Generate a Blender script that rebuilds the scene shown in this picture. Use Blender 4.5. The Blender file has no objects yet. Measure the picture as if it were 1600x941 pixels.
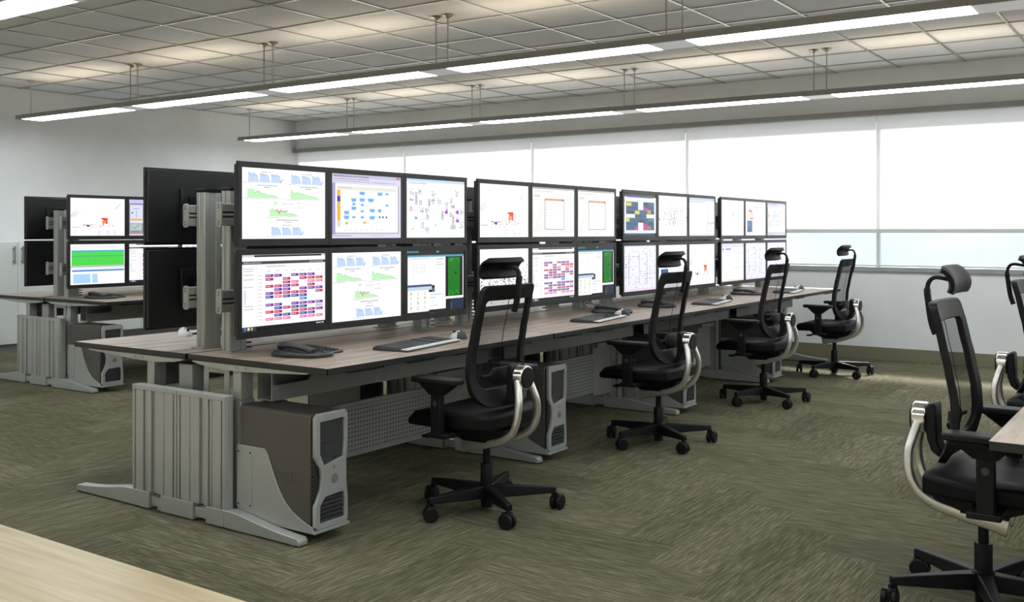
import bpy, bmesh, math, random
from mathutils import Vector, Matrix
PI = math.pi
random.seed(7)
scn = bpy.context.scene
C = scn.collection

# ---------------------------------------------------------------- camera
CAM_H = 1.27
YAW = 34.65
cd = bpy.data.cameras.new('camera'); cam = bpy.data.objects.new('camera', cd); C.objects.link(cam)
cam.location = (0, 0, CAM_H)
cam.rotation_euler = (PI / 2, 0, math.radians(YAW - 90))
cd.sensor_width = 36; cd.lens = 35; cd.shift_y = -107.5 / 1600; cd.clip_start = 0.05; cd.clip_end = 300
scn.camera = cam

# ---------------------------------------------------------------- world, sun, exposure
scn.view_settings.view_transform = 'Standard'
scn.view_settings.look = 'None'
scn.view_settings.gamma = 1
scn.view_settings.use_curve_mapping = False
scn.view_settings.exposure = 0.7
SKY = 0.73
SUN = 6.5
DOWN = 9.3      # downlight diffusers of the pendant runs
UP = 5.0       # warm uplights of the pendant runs
SCREEN = 0.68
w = bpy.data.worlds.new('sky'); scn.world = w; w.use_nodes = True
nt = w.node_tree; nt.nodes.clear()
def N(nt, t, **kw):
    n = nt.nodes.new(t)
    for k, v in kw.items():
        if k.startswith('i_'):
            key = k[2:]
            n.inputs[int(key) if key.isdigit() else key.replace('_', ' ')].default_value = v
        else: setattr(n, k, v)
    return n
tc = N(nt, 'ShaderNodeTexCoord')
mp = N(nt, 'ShaderNodeMapping'); mp.inputs['Scale'].default_value = (1.0, 1.0, 3.5)
nz = N(nt, 'ShaderNodeTexNoise'); nz.inputs['Scale'].default_value = 2.2; nz.inputs['Detail'].default_value = 6
rp = N(nt, 'ShaderNodeValToRGB')
rp.color_ramp.elements[0].position = 0.36; rp.color_ramp.elements[0].color = (0.70, 0.83, 0.97, 1)
rp.color_ramp.elements[1].position = 0.54; rp.color_ramp.elements[1].color = (0.98, 0.99, 1.0, 1)
bg = N(nt, 'ShaderNodeBackground'); bg.inputs['Strength'].default_value = SKY
ow = N(nt, 'ShaderNodeOutputWorld')
L = nt.links.new
L(tc.outputs['Generated'], mp.inputs['Vector']); L(mp.outputs[0], nz.inputs['Vector']); L(nz.outputs[0], rp.inputs[0])
L(rp.outputs[0], bg.inputs[0]); L(bg.outputs[0], ow.inputs[0])
sl = bpy.data.lights.new('sun', 'SUN'); sl.energy = SUN; sl.angle = 0.15; sl.color = (1.0, 0.95, 0.84)
so = bpy.data.objects.new('sun', sl); C.objects.link(so); so.location = (20, 3, 12)
so.rotation_euler = Vector((-1, -0.22, -0.87)).to_track_quat('-Z', 'Y').to_euler()

# ---------------------------------------------------------------- materials
def srgb(r, g=None, b=None):
    if g is None: g = b = r
    f = lambda c: (c / 255 / 12.92 if c / 255 <= .04045 else ((c / 255 + .055) / 1.055) ** 2.4)
    return (f(r), f(g), f(b), 1)
def mat(name, col, rough=0.5, metal=0.0, emit=None, es=0.0, spec=None):
    m = bpy.data.materials.new(name); m.use_nodes = True
    b = m.node_tree.nodes['Principled BSDF']
    b.inputs['Base Color'].default_value = col if len(col) == 4 else (*col, 1)
    b.inputs['Roughness'].default_value = rough; b.inputs['Metallic'].default_value = metal
    if spec is not None: b.inputs['Specular IOR Level'].default_value = spec
    if emit:
        b.inputs['Emission Color'].default_value = (*emit, 1); b.inputs['Emission Strength'].default_value = es
    return m
def bs(m): return m.node_tree, m.node_tree.nodes['Principled BSDF']
def add_noise(m, c1, c2, scale=(1, 1, 1), ns=8, detail=4, coord='Object', bump=0.0, lo=.35, hi=.65):
    nt, b = bs(m)
    t = N(nt, 'ShaderNodeTexCoord'); mpp = N(nt, 'ShaderNodeMapping'); mpp.inputs['Scale'].default_value = scale
    n = N(nt, 'ShaderNodeTexNoise'); n.inputs['Scale'].default_value = ns; n.inputs['Detail'].default_value = detail
    r = N(nt, 'ShaderNodeValToRGB'); r.color_ramp.elements[0].position = lo; r.color_ramp.elements[1].position = hi
    r.color_ramp.elements[0].color = c1; r.color_ramp.elements[1].color = c2
    nt.links.new(t.outputs[coord], mpp.inputs[0]); nt.links.new(mpp.outputs[0], n.inputs['Vector'])
    nt.links.new(n.outputs[0], r.inputs[0]); nt.links.new(r.outputs[0], b.inputs['Base Color'])
    if bump:
        bp = N(nt, 'ShaderNodeBump'); bp.inputs['Strength'].default_value = bump; bp.inputs['Distance'].default_value = .002
        nt.links.new(n.outputs[0], bp.inputs['Height']); nt.links.new(bp.outputs[0], b.inputs['Normal'])
    return m
M = {}
M['wall'] = add_noise(mat('wall_paint', srgb(206, 208, 208), .8), srgb(224, 226, 227), srgb(229, 231, 232), ns=3)
M['ceil'] = add_noise(mat('ceiling_tile', srgb(190), .9), srgb(206, 210, 214), srgb(214, 218, 222), ns=60, bump=.15)
M['tbar'] = mat('ceiling_grid_metal', srgb(176, 175, 172), .28, .75)
M['alu'] = mat('silver_powder_coat', srgb(168, 171, 168), .42, .35)
M['alud'] = mat('grey_powder_coat', srgb(150, 152, 150), .5, .2)
M['dark'] = mat('dark_recess', srgb(34, 35, 35), .6)
M['black'] = mat('black_plastic', srgb(14, 15, 17), .5, spec=.28)
M['bezel'] = mat('monitor_housing', srgb(23, 24, 26), .38)
M['edge'] = mat('black_edge_band', srgb(28, 30, 32), .45)
M['leather'] = mat('black_leather', srgb(8, 8, 10), .5, spec=.2)
M['chrome'] = mat('polished_aluminium', (.82, .80, .77), .12, 1.0)
M['satin'] = mat('satin_aluminium', (.80, .78, .75), .3, .9)
M['steel'] = mat('brushed_steel', srgb(165, 163, 155), .35, .7)
M['tower'] = add_noise(mat('tower_case_paint', srgb(88, 80, 73), .45, .2), srgb(84, 81, 78), srgb(90, 87, 83), ns=4)
M['emboss'] = mat('tower_emboss', srgb(76, 73, 71), .3, .2)
M['silver'] = mat('silver_bezel_plastic', srgb(178, 181, 182), .35, .45)
M['drive'] = mat('drive_bay_plastic', srgb(58, 60, 62), .4)
M['white'] = mat('white_plastic', srgb(228, 229, 230), .3)
M['phone'] = mat('phone_plastic', srgb(58, 58, 60), .4)
M['cab'] = add_noise(mat('cabinet_laminate', srgb(214, 219, 216), .3), srgb(226, 231, 229), srgb(232, 237, 235), ns=2)
M['base'] = mat('skirting', srgb(122, 117, 95), .7)
M['hem'] = mat('hem_bar_metal', srgb(206, 208, 206), .5)
M['frame'] = mat('window_frame_paint', srgb(196, 204, 206), .45)
M['sill'] = mat('window_sill_paint', srgb(150, 156, 158), .5)
M['fix'] = mat('pendant_housing', srgb(150, 150, 146), .45, .4)
M['joint'] = mat('pendant_joint_glow', srgb(222, 226, 226), .5, 0, (.93, .97, 1), .1)  # weak emission added so the downward-facing joint plates come out lighter
M['diff'] = mat('pendant_diffuser', (.9, .9, .9), .5, 0, (.90, .965, 1), DOWN)
M['up'] = mat('pendant_uplight', (.9, .9, .9), .5, 0, (1, .81, .58), UP)

# wood desktop (grain along x)
def wood(name, c1, c2, c3, sc, ns=2.2, coord='Object', rough=.4):
    m = mat(name, c1, rough); nt, b = bs(m)
    t = N(nt, 'ShaderNodeTexCoord'); mpp = N(nt, 'ShaderNodeMapping'); mpp.inputs['Scale'].default_value = sc
    n = N(nt, 'ShaderNodeTexNoise'); n.inputs['Scale'].default_value = ns; n.inputs['Detail'].default_value = 7; n.inputs['Roughness'].default_value = .62; n.inputs['Distortion'].default_value = .4
    r = N(nt, 'ShaderNodeValToRGB'); e = r.color_ramp.elements
    e[0].position = .32; e[0].color = c1; e[1].position = .68; e[1].color = c3
    k = e.new(.5); k.color = c2
    nt.links.new(t.outputs[coord], mpp.inputs[0]); nt.links.new(mpp.outputs[0], n.inputs['Vector'])
    nt.links.new(n.outputs[0], r.inputs[0]); nt.links.new(r.outputs[0], b.inputs['Base Color'])
    return m
M['wood'] = wood('grey_oak_laminate', srgb(122, 106, 94), srgb(164, 147, 132), srgb(188, 172, 156), (.9, 9, 9))
M['ply'] = wood('pale_wood_floor', srgb(186, 168, 135), srgb(204, 187, 154), srgb(218, 203, 173), (14, .8, 1), ns=1.5, rough=.35)

# herringbone carpet
def carpet():
    m = mat('herringbone_carpet', srgb(100, 95, 75), .95, spec=.15); nt, b = bs(m); lk = nt.links.new
    W = 0.25; n_ = 4
    def mth(op, a, b_=None):
        q = N(nt, 'ShaderNodeMath', operation=op)
        for i, v in enumerate((a, b_)):
            if v is None: continue
            if isinstance(v, (int, float)): q.inputs[i].default_value = v
            else: lk(v, q.inputs[i])
        return q.outputs[0]
    t = N(nt, 'ShaderNodeTexCoord'); s = N(nt, 'ShaderNodeSeparateXYZ'); lk(t.outputs['Object'], s.inputs[0])
    x = mth('DIVIDE', mth('ADD', s.outputs[0], .05), W); y = mth('DIVIDE', s.outputs[1], W)
    i = mth('FLOOR', x); j = mth('FLOOR', y)
    k = mth('FLOORED_MODULO', mth('SUBTRACT', i, j), 2 * n_)
    hor = mth('LESS_THAN', k, n_ - .5)
    # plank ids
    ida = mth('ADD', mth('MULTIPLY', mth('SUBTRACT', i, k), 3.17), mth('MULTIPLY', j, 7.31))
    idb = mth('ADD', mth('MULTIPLY', i, 5.73), mth('MULTIPLY', mth('ADD', j, mth('SUBTRACT', k, n_)), 2.39))
    def mixv(f, a, b_):
        q = N(nt, 'ShaderNodeMix', data_type='FLOAT'); lk(f, q.inputs[0]); lk(b_, q.inputs[2]); lk(a, q.inputs[3]); return q.outputs[0]
    pid = mixv(hor, ida, idb)
    al = mixv(hor, s.outputs[0], s.outputs[1]); ac = mixv(hor, s.outputs[1], s.outputs[0])
    cb = N(nt, 'ShaderNodeCombineXYZ')
    lk(mth("MULTIPLY", al, 8.0), cb.inputs[0]); lk(mth("MULTIPLY", ac, 140), cb.inputs[1]); lk(mth('MULTIPLY', pid, 13.7), cb.inputs[2])
    nz = N(nt, 'ShaderNodeTexNoise'); nz.inputs['Scale'].default_value = 1.0; nz.inputs['Detail'].default_value = 5; nz.inputs['Roughness'].default_value = .68
    lk(cb.outputs[0], nz.inputs['Vector'])
    r = N(nt, 'ShaderNodeValToRGB'); e = r.color_ramp.elements
    e[0].position = .30; e[0].color = srgb(62, 60, 47); e[1].position = .68; e[1].color = srgb(132, 127, 103)
    q = e.new(.5); q.color = srgb(94, 91, 72)
    lk(nz.outputs[0], r.inputs[0])
    wn = N(nt, 'ShaderNodeTexWhiteNoise', noise_dimensions='1D'); lk(pid, wn.inputs['W'])
    hs = N(nt, 'ShaderNodeHueSaturation'); lk(r.outputs[0], hs.inputs['Color'])
    lk(mth('ADD', mth('MULTIPLY', wn.outputs[0], .36), .82), hs.inputs['Value'])
    lk(hs.outputs[0], b.inputs['Base Color'])
    bp = N(nt, 'ShaderNodeBump'); bp.inputs['Strength'].default_value = .25; bp.inputs['Distance'].default_value = .002
    lk(nz.outputs[0], bp.inputs['Height']); lk(bp.outputs[0], b.inputs['Normal'])
    return m
M['carpet'] = carpet()

# perforated sheet: dark dots in a square grid over x and z
def perforated():
    m = mat('perforated_sheet', srgb(150, 152, 150), .5, .25); nt, b = bs(m); lk = nt.links.new
    t = N(nt, 'ShaderNodeTexCoord'); s = N(nt, 'ShaderNodeSeparateXYZ'); lk(t.outputs['Object'], s.inputs[0])
    def mth(op, a, b_=None):
        q = N(nt, 'ShaderNodeMath', operation=op)
        for i, v in enumerate((a, b_)):
            if v is None: continue
            if isinstance(v, (int, float)): q.inputs[i].default_value = v
            else: lk(v, q.inputs[i])
        return q.outputs[0]
    P = .022
    fx = mth('SUBTRACT', mth('FRACT', mth('DIVIDE', s.outputs[0], P)), .5)
    fz = mth('SUBTRACT', mth('FRACT', mth('DIVIDE', s.outputs[2], P)), .5)
    d = mth('SQRT', mth('ADD', mth('MULTIPLY', fx, fx), mth('MULTIPLY', fz, fz)))
    h = mth('LESS_THAN', d, .2)
    mx = N(nt, 'ShaderNodeMix', data_type='RGBA'); lk(h, mx.inputs[0]); mx.inputs[6].default_value = srgb(150, 152, 150); mx.inputs[7].default_value = srgb(28, 28, 28)
    lk(mx.outputs[2], b.inputs['Base Color'])
    return m
M['perf'] = perforated()

def glassy(name, tint, gl):
    m = bpy.data.materials.new(name); m.use_nodes = True; nt = m.node_tree; nt.nodes.clear(); lk = nt.links.new
    o = N(nt, 'ShaderNodeOutputMaterial'); mx = N(nt, 'ShaderNodeMixShader'); mx.inputs[0].default_value = gl
    a = N(nt, 'ShaderNodeBsdfTransparent'); a.inputs[0].default_value = tint
    g = N(nt, 'ShaderNodeBsdfGlossy'); g.inputs['Roughness'].default_value = .02
    lk(a.outputs[0], mx.inputs[1]); lk(g.outputs[0], mx.inputs[2]); lk(mx.outputs[0], o.inputs[0]); return m
M['glass'] = glassy('window_glass', (.98, .99, 1, 1), .012)
def blindm():
    m = bpy.data.materials.new('roller_blind_fabric'); m.use_nodes = True; nt = m.node_tree; nt.nodes.clear(); lk = nt.links.new
    o = N(nt, 'ShaderNodeOutputMaterial'); mx = N(nt, 'ShaderNodeMixShader'); mx.inputs[0].default_value = .62
    a = N(nt, 'ShaderNodeBsdfDiffuse'); a.inputs[0].default_value = (.92, .93, .94, 1)
    g = N(nt, 'ShaderNodeBsdfTranslucent'); g.inputs[0].default_value = (.98, .965, .94, 1)
    lk(a.outputs[0], mx.inputs[1]); lk(g.outputs[0], mx.inputs[2]); lk(mx.outputs[0], o.inputs[0]); return m
M['blind'] = blindm()
def meshm():
    m = bpy.data.materials.new('black_back_mesh'); m.use_nodes = True; nt = m.node_tree; nt.nodes.clear(); lk = nt.links.new
    o = N(nt, 'ShaderNodeOutputMaterial'); mx = N(nt, 'ShaderNodeMixShader')
    a = N(nt, 'ShaderNodeBsdfTransparent'); g = N(nt, 'ShaderNodeBsdfDiffuse'); g.inputs[0].default_value = srgb(34)
    t = N(nt, 'ShaderNodeTexCoord'); wv = N(nt, 'ShaderNodeTexWave', bands_direction='Z'); wv.inputs['Scale'].default_value = 60
    ma = N(nt, 'ShaderNodeMath', operation='MULTIPLY_ADD'); ma.inputs[1].default_value = .22; ma.inputs[2].default_value = .36
    lk(t.outputs['Object'], wv.inputs['Vector']); lk(wv.outputs['Fac'], ma.inputs[0]); lk(ma.outputs[0], mx.inputs[0])
    lk(a.outputs[0], mx.inputs[1]); lk(g.outputs[0], mx.inputs[2]); lk(mx.outputs[0], o.inputs[0]); return m
M['mesh'] = meshm()
def screenm():
    m = mat('lit_screen', (.01, .01, .01), .25); nt, b = bs(m)
    a = N(nt, 'ShaderNodeAttribute'); a.attribute_name = 'picture'
    nt.links.new(a.outputs['Color'], b.inputs['Emission Color']); b.inputs['Emission Strength'].default_value = SCREEN
    return m
M['screen'] = screenm()

# ---------------------------------------------------------------- mesh helpers
class MB:
    def __init__(s): s.v = []; s.f = []; s.m = []; s.mi = 0; s.T = None
    def add(s, vs, fs):
        o = len(s.v)
        for p in vs:
            p = Vector(p)
            s.v.append(tuple(s.T @ p) if s.T else tuple(p))
        for f in fs: s.f.append([i + o for i in f]); s.m.append(s.mi)
        return s
    def box(s, x0, x1, y0, y1, z0, z1):
        return s.add([(x0, y0, z0), (x1, y0, z0), (x1, y1, z0), (x0, y1, z0), (x0, y0, z1), (x1, y0, z1), (x1, y1, z1), (x0, y1, z1)],
                     [(0, 3, 2, 1), (4, 5, 6, 7), (0, 1, 5, 4), (1, 2, 6, 5), (2, 3, 7, 6), (3, 0, 4, 7)])
    def prism(s, pts, a, b, axis='x'):
        n = len(pts)
        mk = {'x': lambda p, t: (t, p[0], p[1]), 'y': lambda p, t: (p[0], t, p[1]), 'z': lambda p, t: (p[0], p[1], t)}[axis]
        vs = [mk(p, a) for p in pts] + [mk(p, b) for p in pts]
        fs = [tuple(range(n)), tuple(range(2 * n - 1, n - 1, -1))] + [(i, i + n, (i + 1) % n + n, (i + 1) % n) for i in range(n)]
        return s.add(vs, fs)
    def cyl(s, p0, p1, r0, r1=None, n=16, caps=True):
        r1 = r0 if r1 is None else r1
        p0 = Vector(p0); p1 = Vector(p1); d = (p1 - p0).normalized()
        u = d.orthogonal().normalized(); v = d.cross(u)
        vs = []
        for p, r in ((p0, r0), (p1, r1)):
            for k in range(n):
                a = 2 * PI * k / n; vs.append(p + u * math.cos(a) * r + v * math.sin(a) * r)
        fs = [(k, (k + 1) % n, (k + 1) % n + n, k + n) for k in range(n)]
        if caps: fs += [tuple(range(n - 1, -1, -1)), tuple(range(n, 2 * n))]
        return s.add(vs, fs)
    def lathe(s, prof, cx=0, cy=0, n=20):
        vs = []; fs = []
        for r, z in prof:
            for k in range(n):
                a = 2 * PI * k / n; vs.append((cx + r * math.cos(a), cy + r * math.sin(a), z))
        for i in range(len(prof) - 1):
            for k in range(n): fs.append((i * n + k, i * n + (k + 1) % n, (i + 1) * n + (k + 1) % n, (i + 1) * n + k))
        fs.append(tuple(range(n - 1, -1, -1))); fs.append(tuple(range((len(prof) - 1) * n, len(prof) * n)))
        return s.add(vs, fs)
    def sweep(s, path, sec, up=(1, 0, 0)):
        # sec(i)-> list of (a,b) offsets: a along 'up' side, b along in-plane normal
        path = [Vector(p) for p in path]; n = None; vs = []; fs = []
        for i, p in enumerate(path):
            t = (path[min(i + 1, len(path) - 1)] - path[max(i - 1, 0)]).normalized()
            U = Vector(up); U = (U - t * U.dot(t)).normalized(); Nn = t.cross(U)
            sc = sec(i); n = len(sc)
            vs += [p + U * a + Nn * b for a, b in sc]
        for i in range(len(path) - 1):
            for k in range(n): fs.append((i * n + k, i * n + (k + 1) % n, (i + 1) * n + (k + 1) % n, (i + 1) * n + k))
        fs.append(tuple(range(n - 1, -1, -1))); fs.append(tuple(range((len(path) - 1) * n, len(path) * n)))
        return s.add(vs, fs)
    def build(s, name, mats, parent=None, bevel=0, smooth=True, seg=2, sub=0):
        me = bpy.data.meshes.new(name); me.from_pydata(s.v, [], s.f)
        if not isinstance(mats, (list, tuple)): mats = [mats]
        for m in mats: me.materials.append(m)
        me.polygons.foreach_set('material_index', s.m)
        b = bmesh.new(); b.from_mesh(me); bmesh.ops.recalc_face_normals(b, faces=b.faces); b.to_mesh(me); b.free()
        return finish(name, me, parent, bevel, smooth, seg, sub)
def finish(name, me, parent=None, bevel=0, smooth=True, seg=2, sub=0):
    o = bpy.data.objects.new(name, me); C.objects.link(o)
    if parent: o.parent = parent
    if smooth:
        me.polygons.foreach_set('use_smooth', [True] * len(me.polygons)); me.set_sharp_from_angle(angle=math.radians(35))
    if bevel:
        md = o.modifiers.new('bevel', 'BEVEL'); md.width = bevel; md.segments = seg; md.limit_method = 'ANGLE'; md.angle_limit = math.radians(40)
    if sub:
        md = o.modifiers.new('subd', 'SUBSURF'); md.levels = sub; md.render_levels = sub
    return o
def circ(r, n=10, sx=1): return [(r * sx * math.cos(2 * PI * k / n), r * math.sin(2 * PI * k / n)) for k in range(n)]
def rrect(w, h, r, n=4):
    o = []
    for cx, cy, a0 in ((w / 2 - r, h / 2 - r, 0), (-w / 2 + r, h / 2 - r, 90), (-w / 2 + r, -h / 2 + r, 180), (w / 2 - r, -h / 2 + r, 270)):
        for k in range(n + 1):
            a = math.radians(a0 + 90 * k / n); o.append((cx + r * math.cos(a), cy + r * math.sin(a)))
    return o
def catmull(pts, n=6):
    P = [Vector(p) for p in pts]; out = []
    for i in range(len(P) - 1):
        p0 = P[max(i - 1, 0)]; p1 = P[i]; p2 = P[i + 1]; p3 = P[min(i + 2, len(P) - 1)]
        for k in range(n):
            t = k / n
            out.append(.5 * ((2 * p1) + (p2 - p0) * t + (2 * p0 - 5 * p1 + 4 * p2 - p3) * t * t + (3 * p1 - p0 - 3 * p2 + p3) * t ** 3))
    out.append(P[-1]); return out
def plate(name, loops, th, m, plane, at, parent=None, bevel=0.0):
    """flat sheet with holes: loops of 2D points, first the outline; plane 'x': pts are (y,z); 'y': pts are (x,z)"""
    cu = bpy.data.curves.new(name, 'CURVE'); cu.dimensions = '2D'; cu.fill_mode = 'BOTH'; cu.extrude = th / 2; cu.bevel_depth = bevel; cu.bevel_resolution = 1
    for lp in loops:
        sp = cu.splines.new('POLY'); sp.points.add(len(lp) - 1); sp.use_cyclic_u = True
        for p, q in zip(sp.points, lp): p.co = (q[0], q[1], 0, 1)
    tmp = bpy.data.objects.new(name, cu); C.objects.link(tmp)
    me = bpy.data.meshes.new_from_object(tmp.evaluated_get(bpy.context.evaluated_depsgraph_get()))
    bpy.data.objects.remove(tmp); bpy.data.curves.remove(cu)
    for v in me.vertices:
        a, b_, c = v.co
        v.co = (at + c, a, b_) if plane == 'x' else (a, at + c, b_)
    me.name = name; me.materials.clear(); me.materials.append(m)
    return finish(name, me, parent)
def text_mesh(name, txt, size, depth, m, mw, parent, font_bold=True):
    cu = bpy.data.curves.new(name, 'FONT'); cu.body = txt; cu.size = size; cu.extrude = depth; cu.align_x = 'CENTER'; cu.align_y = 'CENTER'; cu.offset = .0012
    tmp = bpy.data.objects.new(name, cu); C.objects.link(tmp)
    me = bpy.data.meshes.new_from_object(tmp.evaluated_get(bpy.context.evaluated_depsgraph_get()))
    bpy.data.objects.remove(tmp); bpy.data.curves.remove(cu)
    me.transform(mw); me.name = name; me.materials.clear(); me.materials.append(m)
    return finish(name, me, parent, smooth=False)
def tag(o, label, cat, group=None):
    o['label'] = label; o['category'] = cat
    if group: o['group'] = group
    return o
def thing(name, label, cat, loc=(0, 0, 0), rz=0, group=None):
    o = bpy.data.objects.new(name, None); C.objects.link(o); o.empty_display_size = .1
    o.location = loc; o.rotation_euler = (0, 0, rz); return tag(o, label, cat, group)
def struct(o): o['kind'] = 'structure'; return o
def kids(o): return [c for c in bpy.data.objects if c.parent == o]
def dup(root, loc, rz, label):
    ch = kids(root)
    r = root.copy(); C.objects.link(r); r.location = loc; r.rotation_euler = (0, 0, rz); r['label'] = label
    for c in ch:
        d = c.copy(); C.objects.link(d); d.parent = r
        for g in kids(c):
            e = g.copy(); C.objects.link(e); e.parent = d
    return r

# ---------------------------------------------------------------- room shell
XW = 10.231; YL = 10.95; ZC = 2.895; XF = -3.0; YR = -6.2; XO = 10.40
SILL = .925; HEAD = 2.43; WOODX = 2.295
struct(MB().box(WOODX, XO, YR, YL, -.1, 0).build('floor', M['carpet'], smooth=False))
struct(MB().box(XF, WOODX, YR, YL, -.1, 0).build('floor_wood', M['ply'], smooth=False))
c = MB(); c.box(XF, XO, YR, YL, ZC, ZC + .1); c.mi = 1
g = .61
x = 9.73
while x > XF: c.box(x - .0095, x + .0095, YR, YL, ZC - .009, ZC); x -= g
y = 1.897 - g * 13
while y < YL: c.box(XF, XW, y - .0095, y + .0095, ZC - .008, ZC); y += .605
struct(c.build('ceiling', [M['ceil'], M['tbar']], smooth=False))
struct(MB().box(XF, XO, YL, YL + .15, 0, ZC).build('wall_left', M['wall'], smooth=False))
struct(MB().box(XF, XO, YR - .15, YR, 0, ZC).build('wall_right', M['wall'], smooth=False))
struct(MB().box(XF - .15, XF, YR, YL, 0, ZC).build('wall_front', M['wall'], smooth=False))
wb = MB(); wb.box(XW, XO, YR, YL, 0, SILL - .05); wb.box(XW, XO, YR, YL, HEAD, ZC)
BAY = 2.072; mull = [YL] + [8.881 - BAY * k for k in range(8)]
wb.box(XW, XO, YR, mull[-1], SILL - .05, HEAD)
struct(wb.build('wall_back', M['wall'], smooth=False))
struct(MB().box(XW - .012, XW - .0003, YR, YL, 0, .126).build('baseboard_back', M['base'], bevel=.003))
struct(MB().box(XW - .022, XO, mull[-1], YL, SILL - .0499, SILL).build('trim_1', M['sill'], bevel=.004))
for k in range(len(mull) - 1):
    y1, y0 = mull[k], mull[k + 1]
    f = MB(); a, b_ = 10.33, 10.385
    f.box(a, b_, y0 + .0005, y0 + .016, SILL + .0005, HEAD - .0005); f.box(a, b_, y1 - .016, y1 - .0005, SILL + .0005, HEAD - .0005)
    f.box(a, b_, y0 + .016, y1 - .016, SILL + .0005, SILL + .02); f.box(a, b_, y0 + .016, y1 - .016, HEAD - .04, HEAD - .0005)
    wn = struct(f.build('window_%d' % (k + 1), M['frame']))
    MB().box(10.355, 10.361, y0 + .014, y1 - .014, SILL + .018, HEAD - .035).build('pane', M['glass'], wn, smooth=False)
    nm = ['in the corner by the left wall', 'behind the first pair of ceiling rods', 'behind the nearest screen bank', 'above the third screen bank', 'above the chair at the far desk end', 'at the right edge of the photo', 'beyond the right edge', 'far along the right'][k]
    bl = thing('roller_blind', 'white translucent roller blind glowing with daylight, ' + nm, 'blind', (10.268, (y0 + y1) / 2, 0), 0, 'white roller blinds')
    wd = (y1 - y0) / 2 - .005
    nb = 24
    fb = MB(); fb.box(-.0008, .0008, -wd, wd, 1.30, 2.45); fb.build('fabric', M['blind'], bl, smooth=False)
    MB().box(-.012, .012, -wd - .002, wd + .002, 1.264, 1.304).build('hem_bar', M['hem'], bl, bevel=.005)
    bl.location.x = 10.268
# blind head box along the lintel
hb = MB(); hb.box(XW - .05, XW - .0004, mull[-1], YL - .0005, HEAD + .002, HEAD + .055)
struct(hb.build('trim_2', M['fix'], bevel=.006))

# ---------------------------------------------------------------- pendant light runs
def run(xc, label, y1=10.39, y0=-5.6):
    t = thing('pendant_light', label, 'ceiling light', (xc, 0, 2.47), 0, 'suspended light runs')
    hw = .12; H = .048
    MB().box(-hw, hw, y0, y1, .002, H).build('housing', M['fix'], t, bevel=.002)
    js = []; j = 8.478
    while j > y0 + .3: js.append(j); j -= 1.902
    edges = [y1 - .115] + sum([[q + .133, q - .133] for q in js], []) + [y0 + .1]
    for a in range(0, len(edges), 2):
        if edges[a] - edges[a + 1] < .3: continue
        MB().box(-hw + .012, hw - .012, edges[a + 1], edges[a], -.0015, .0045).build('diffuser', M['diff'], t, smooth=False)
        MB().box(-.05, .05, edges[a + 1] + .12, edges[a] - .12, H - .002, H + .004).build('uplight', M['up'], t, smooth=False)
    for q in js: MB().box(-hw + .006, hw - .006, q - .13, q + .13, -.001, .0035).build('joint_plate', M['joint'], t, smooth=False)
    ys = [y1 - .095]
    for q in js: ys += [q + .057, q - .057]
    for yy in ys:
        r = MB().cyl((0, yy, H), (0, yy, ZC - 2.47 - .005), .0055, n=8).build('rod', M['steel'], t)
        top = ZC - 2.47 - .0075
        m = MB(); m.lathe([(.012, top - .022), (.02, top - .018), (.042, top - .004), (.045, top)], 0, yy, 16); m.build('canopy', M['steel'], r)
    return t
run(2.87, 'bright suspended linear light at the top left corner of the photo')
run(5.84, 'long grey suspended linear light crossing above the nearest screens')
run(8.82, 'slimmer looking suspended linear light closest to the window blinds')
run(-.11, 'added unseen linear light overhead nearest the wood floor side')  # extra run out of view, added to help light the room

# ---------------------------------------------------------------- wall cabinets
def cabinet(x0, x1, label):
    t = thing('storage_cabinet', label, 'cabinet', ((x0 + x1) / 2, 10.42, 0), 0, 'white cabinets along the left wall')
    w_ = (x1 - x0) / 2 - .001
    MB().box(-w_, w_, .022, .528, .0745, 1.169).build('body', M['cab'], t, bevel=.002)
    MB().box(-w_, w_, .04, .528, .0, .074).build('plinth', M['alud'], t)
    for s in (-1, 1):
        d = MB().box(min(s * .002, s * w_), max(s * .002, s * w_), 0, .02, .078, 1.166).build('door', M['cab'], t, bevel=.0015)
        h = MB(); hx = s * .045
        h.cyl((hx, -.03, .93), (hx, -.03, 1.12), .009, n=10); h.cyl((hx, -.03, .955), (hx, .001, .955), .011, n=8); h.cyl((hx, -.03, 1.095), (hx, .001, 1.095), .011, n=8)
        h.build('handle', M['steel'], d)
    return t
cabinet(5.265, 6.265, 'white double door cabinet with vertical handles at the left edge')
cabinet(4.26, 5.26, 'white double door cabinet just beyond the left edge of view')
cabinet(6.27, 7.27, 'white double door cabinet behind the far bank of screens')
cabinet(7.275, 8.275, 'white double door cabinet hidden deepest behind the screens')

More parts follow.
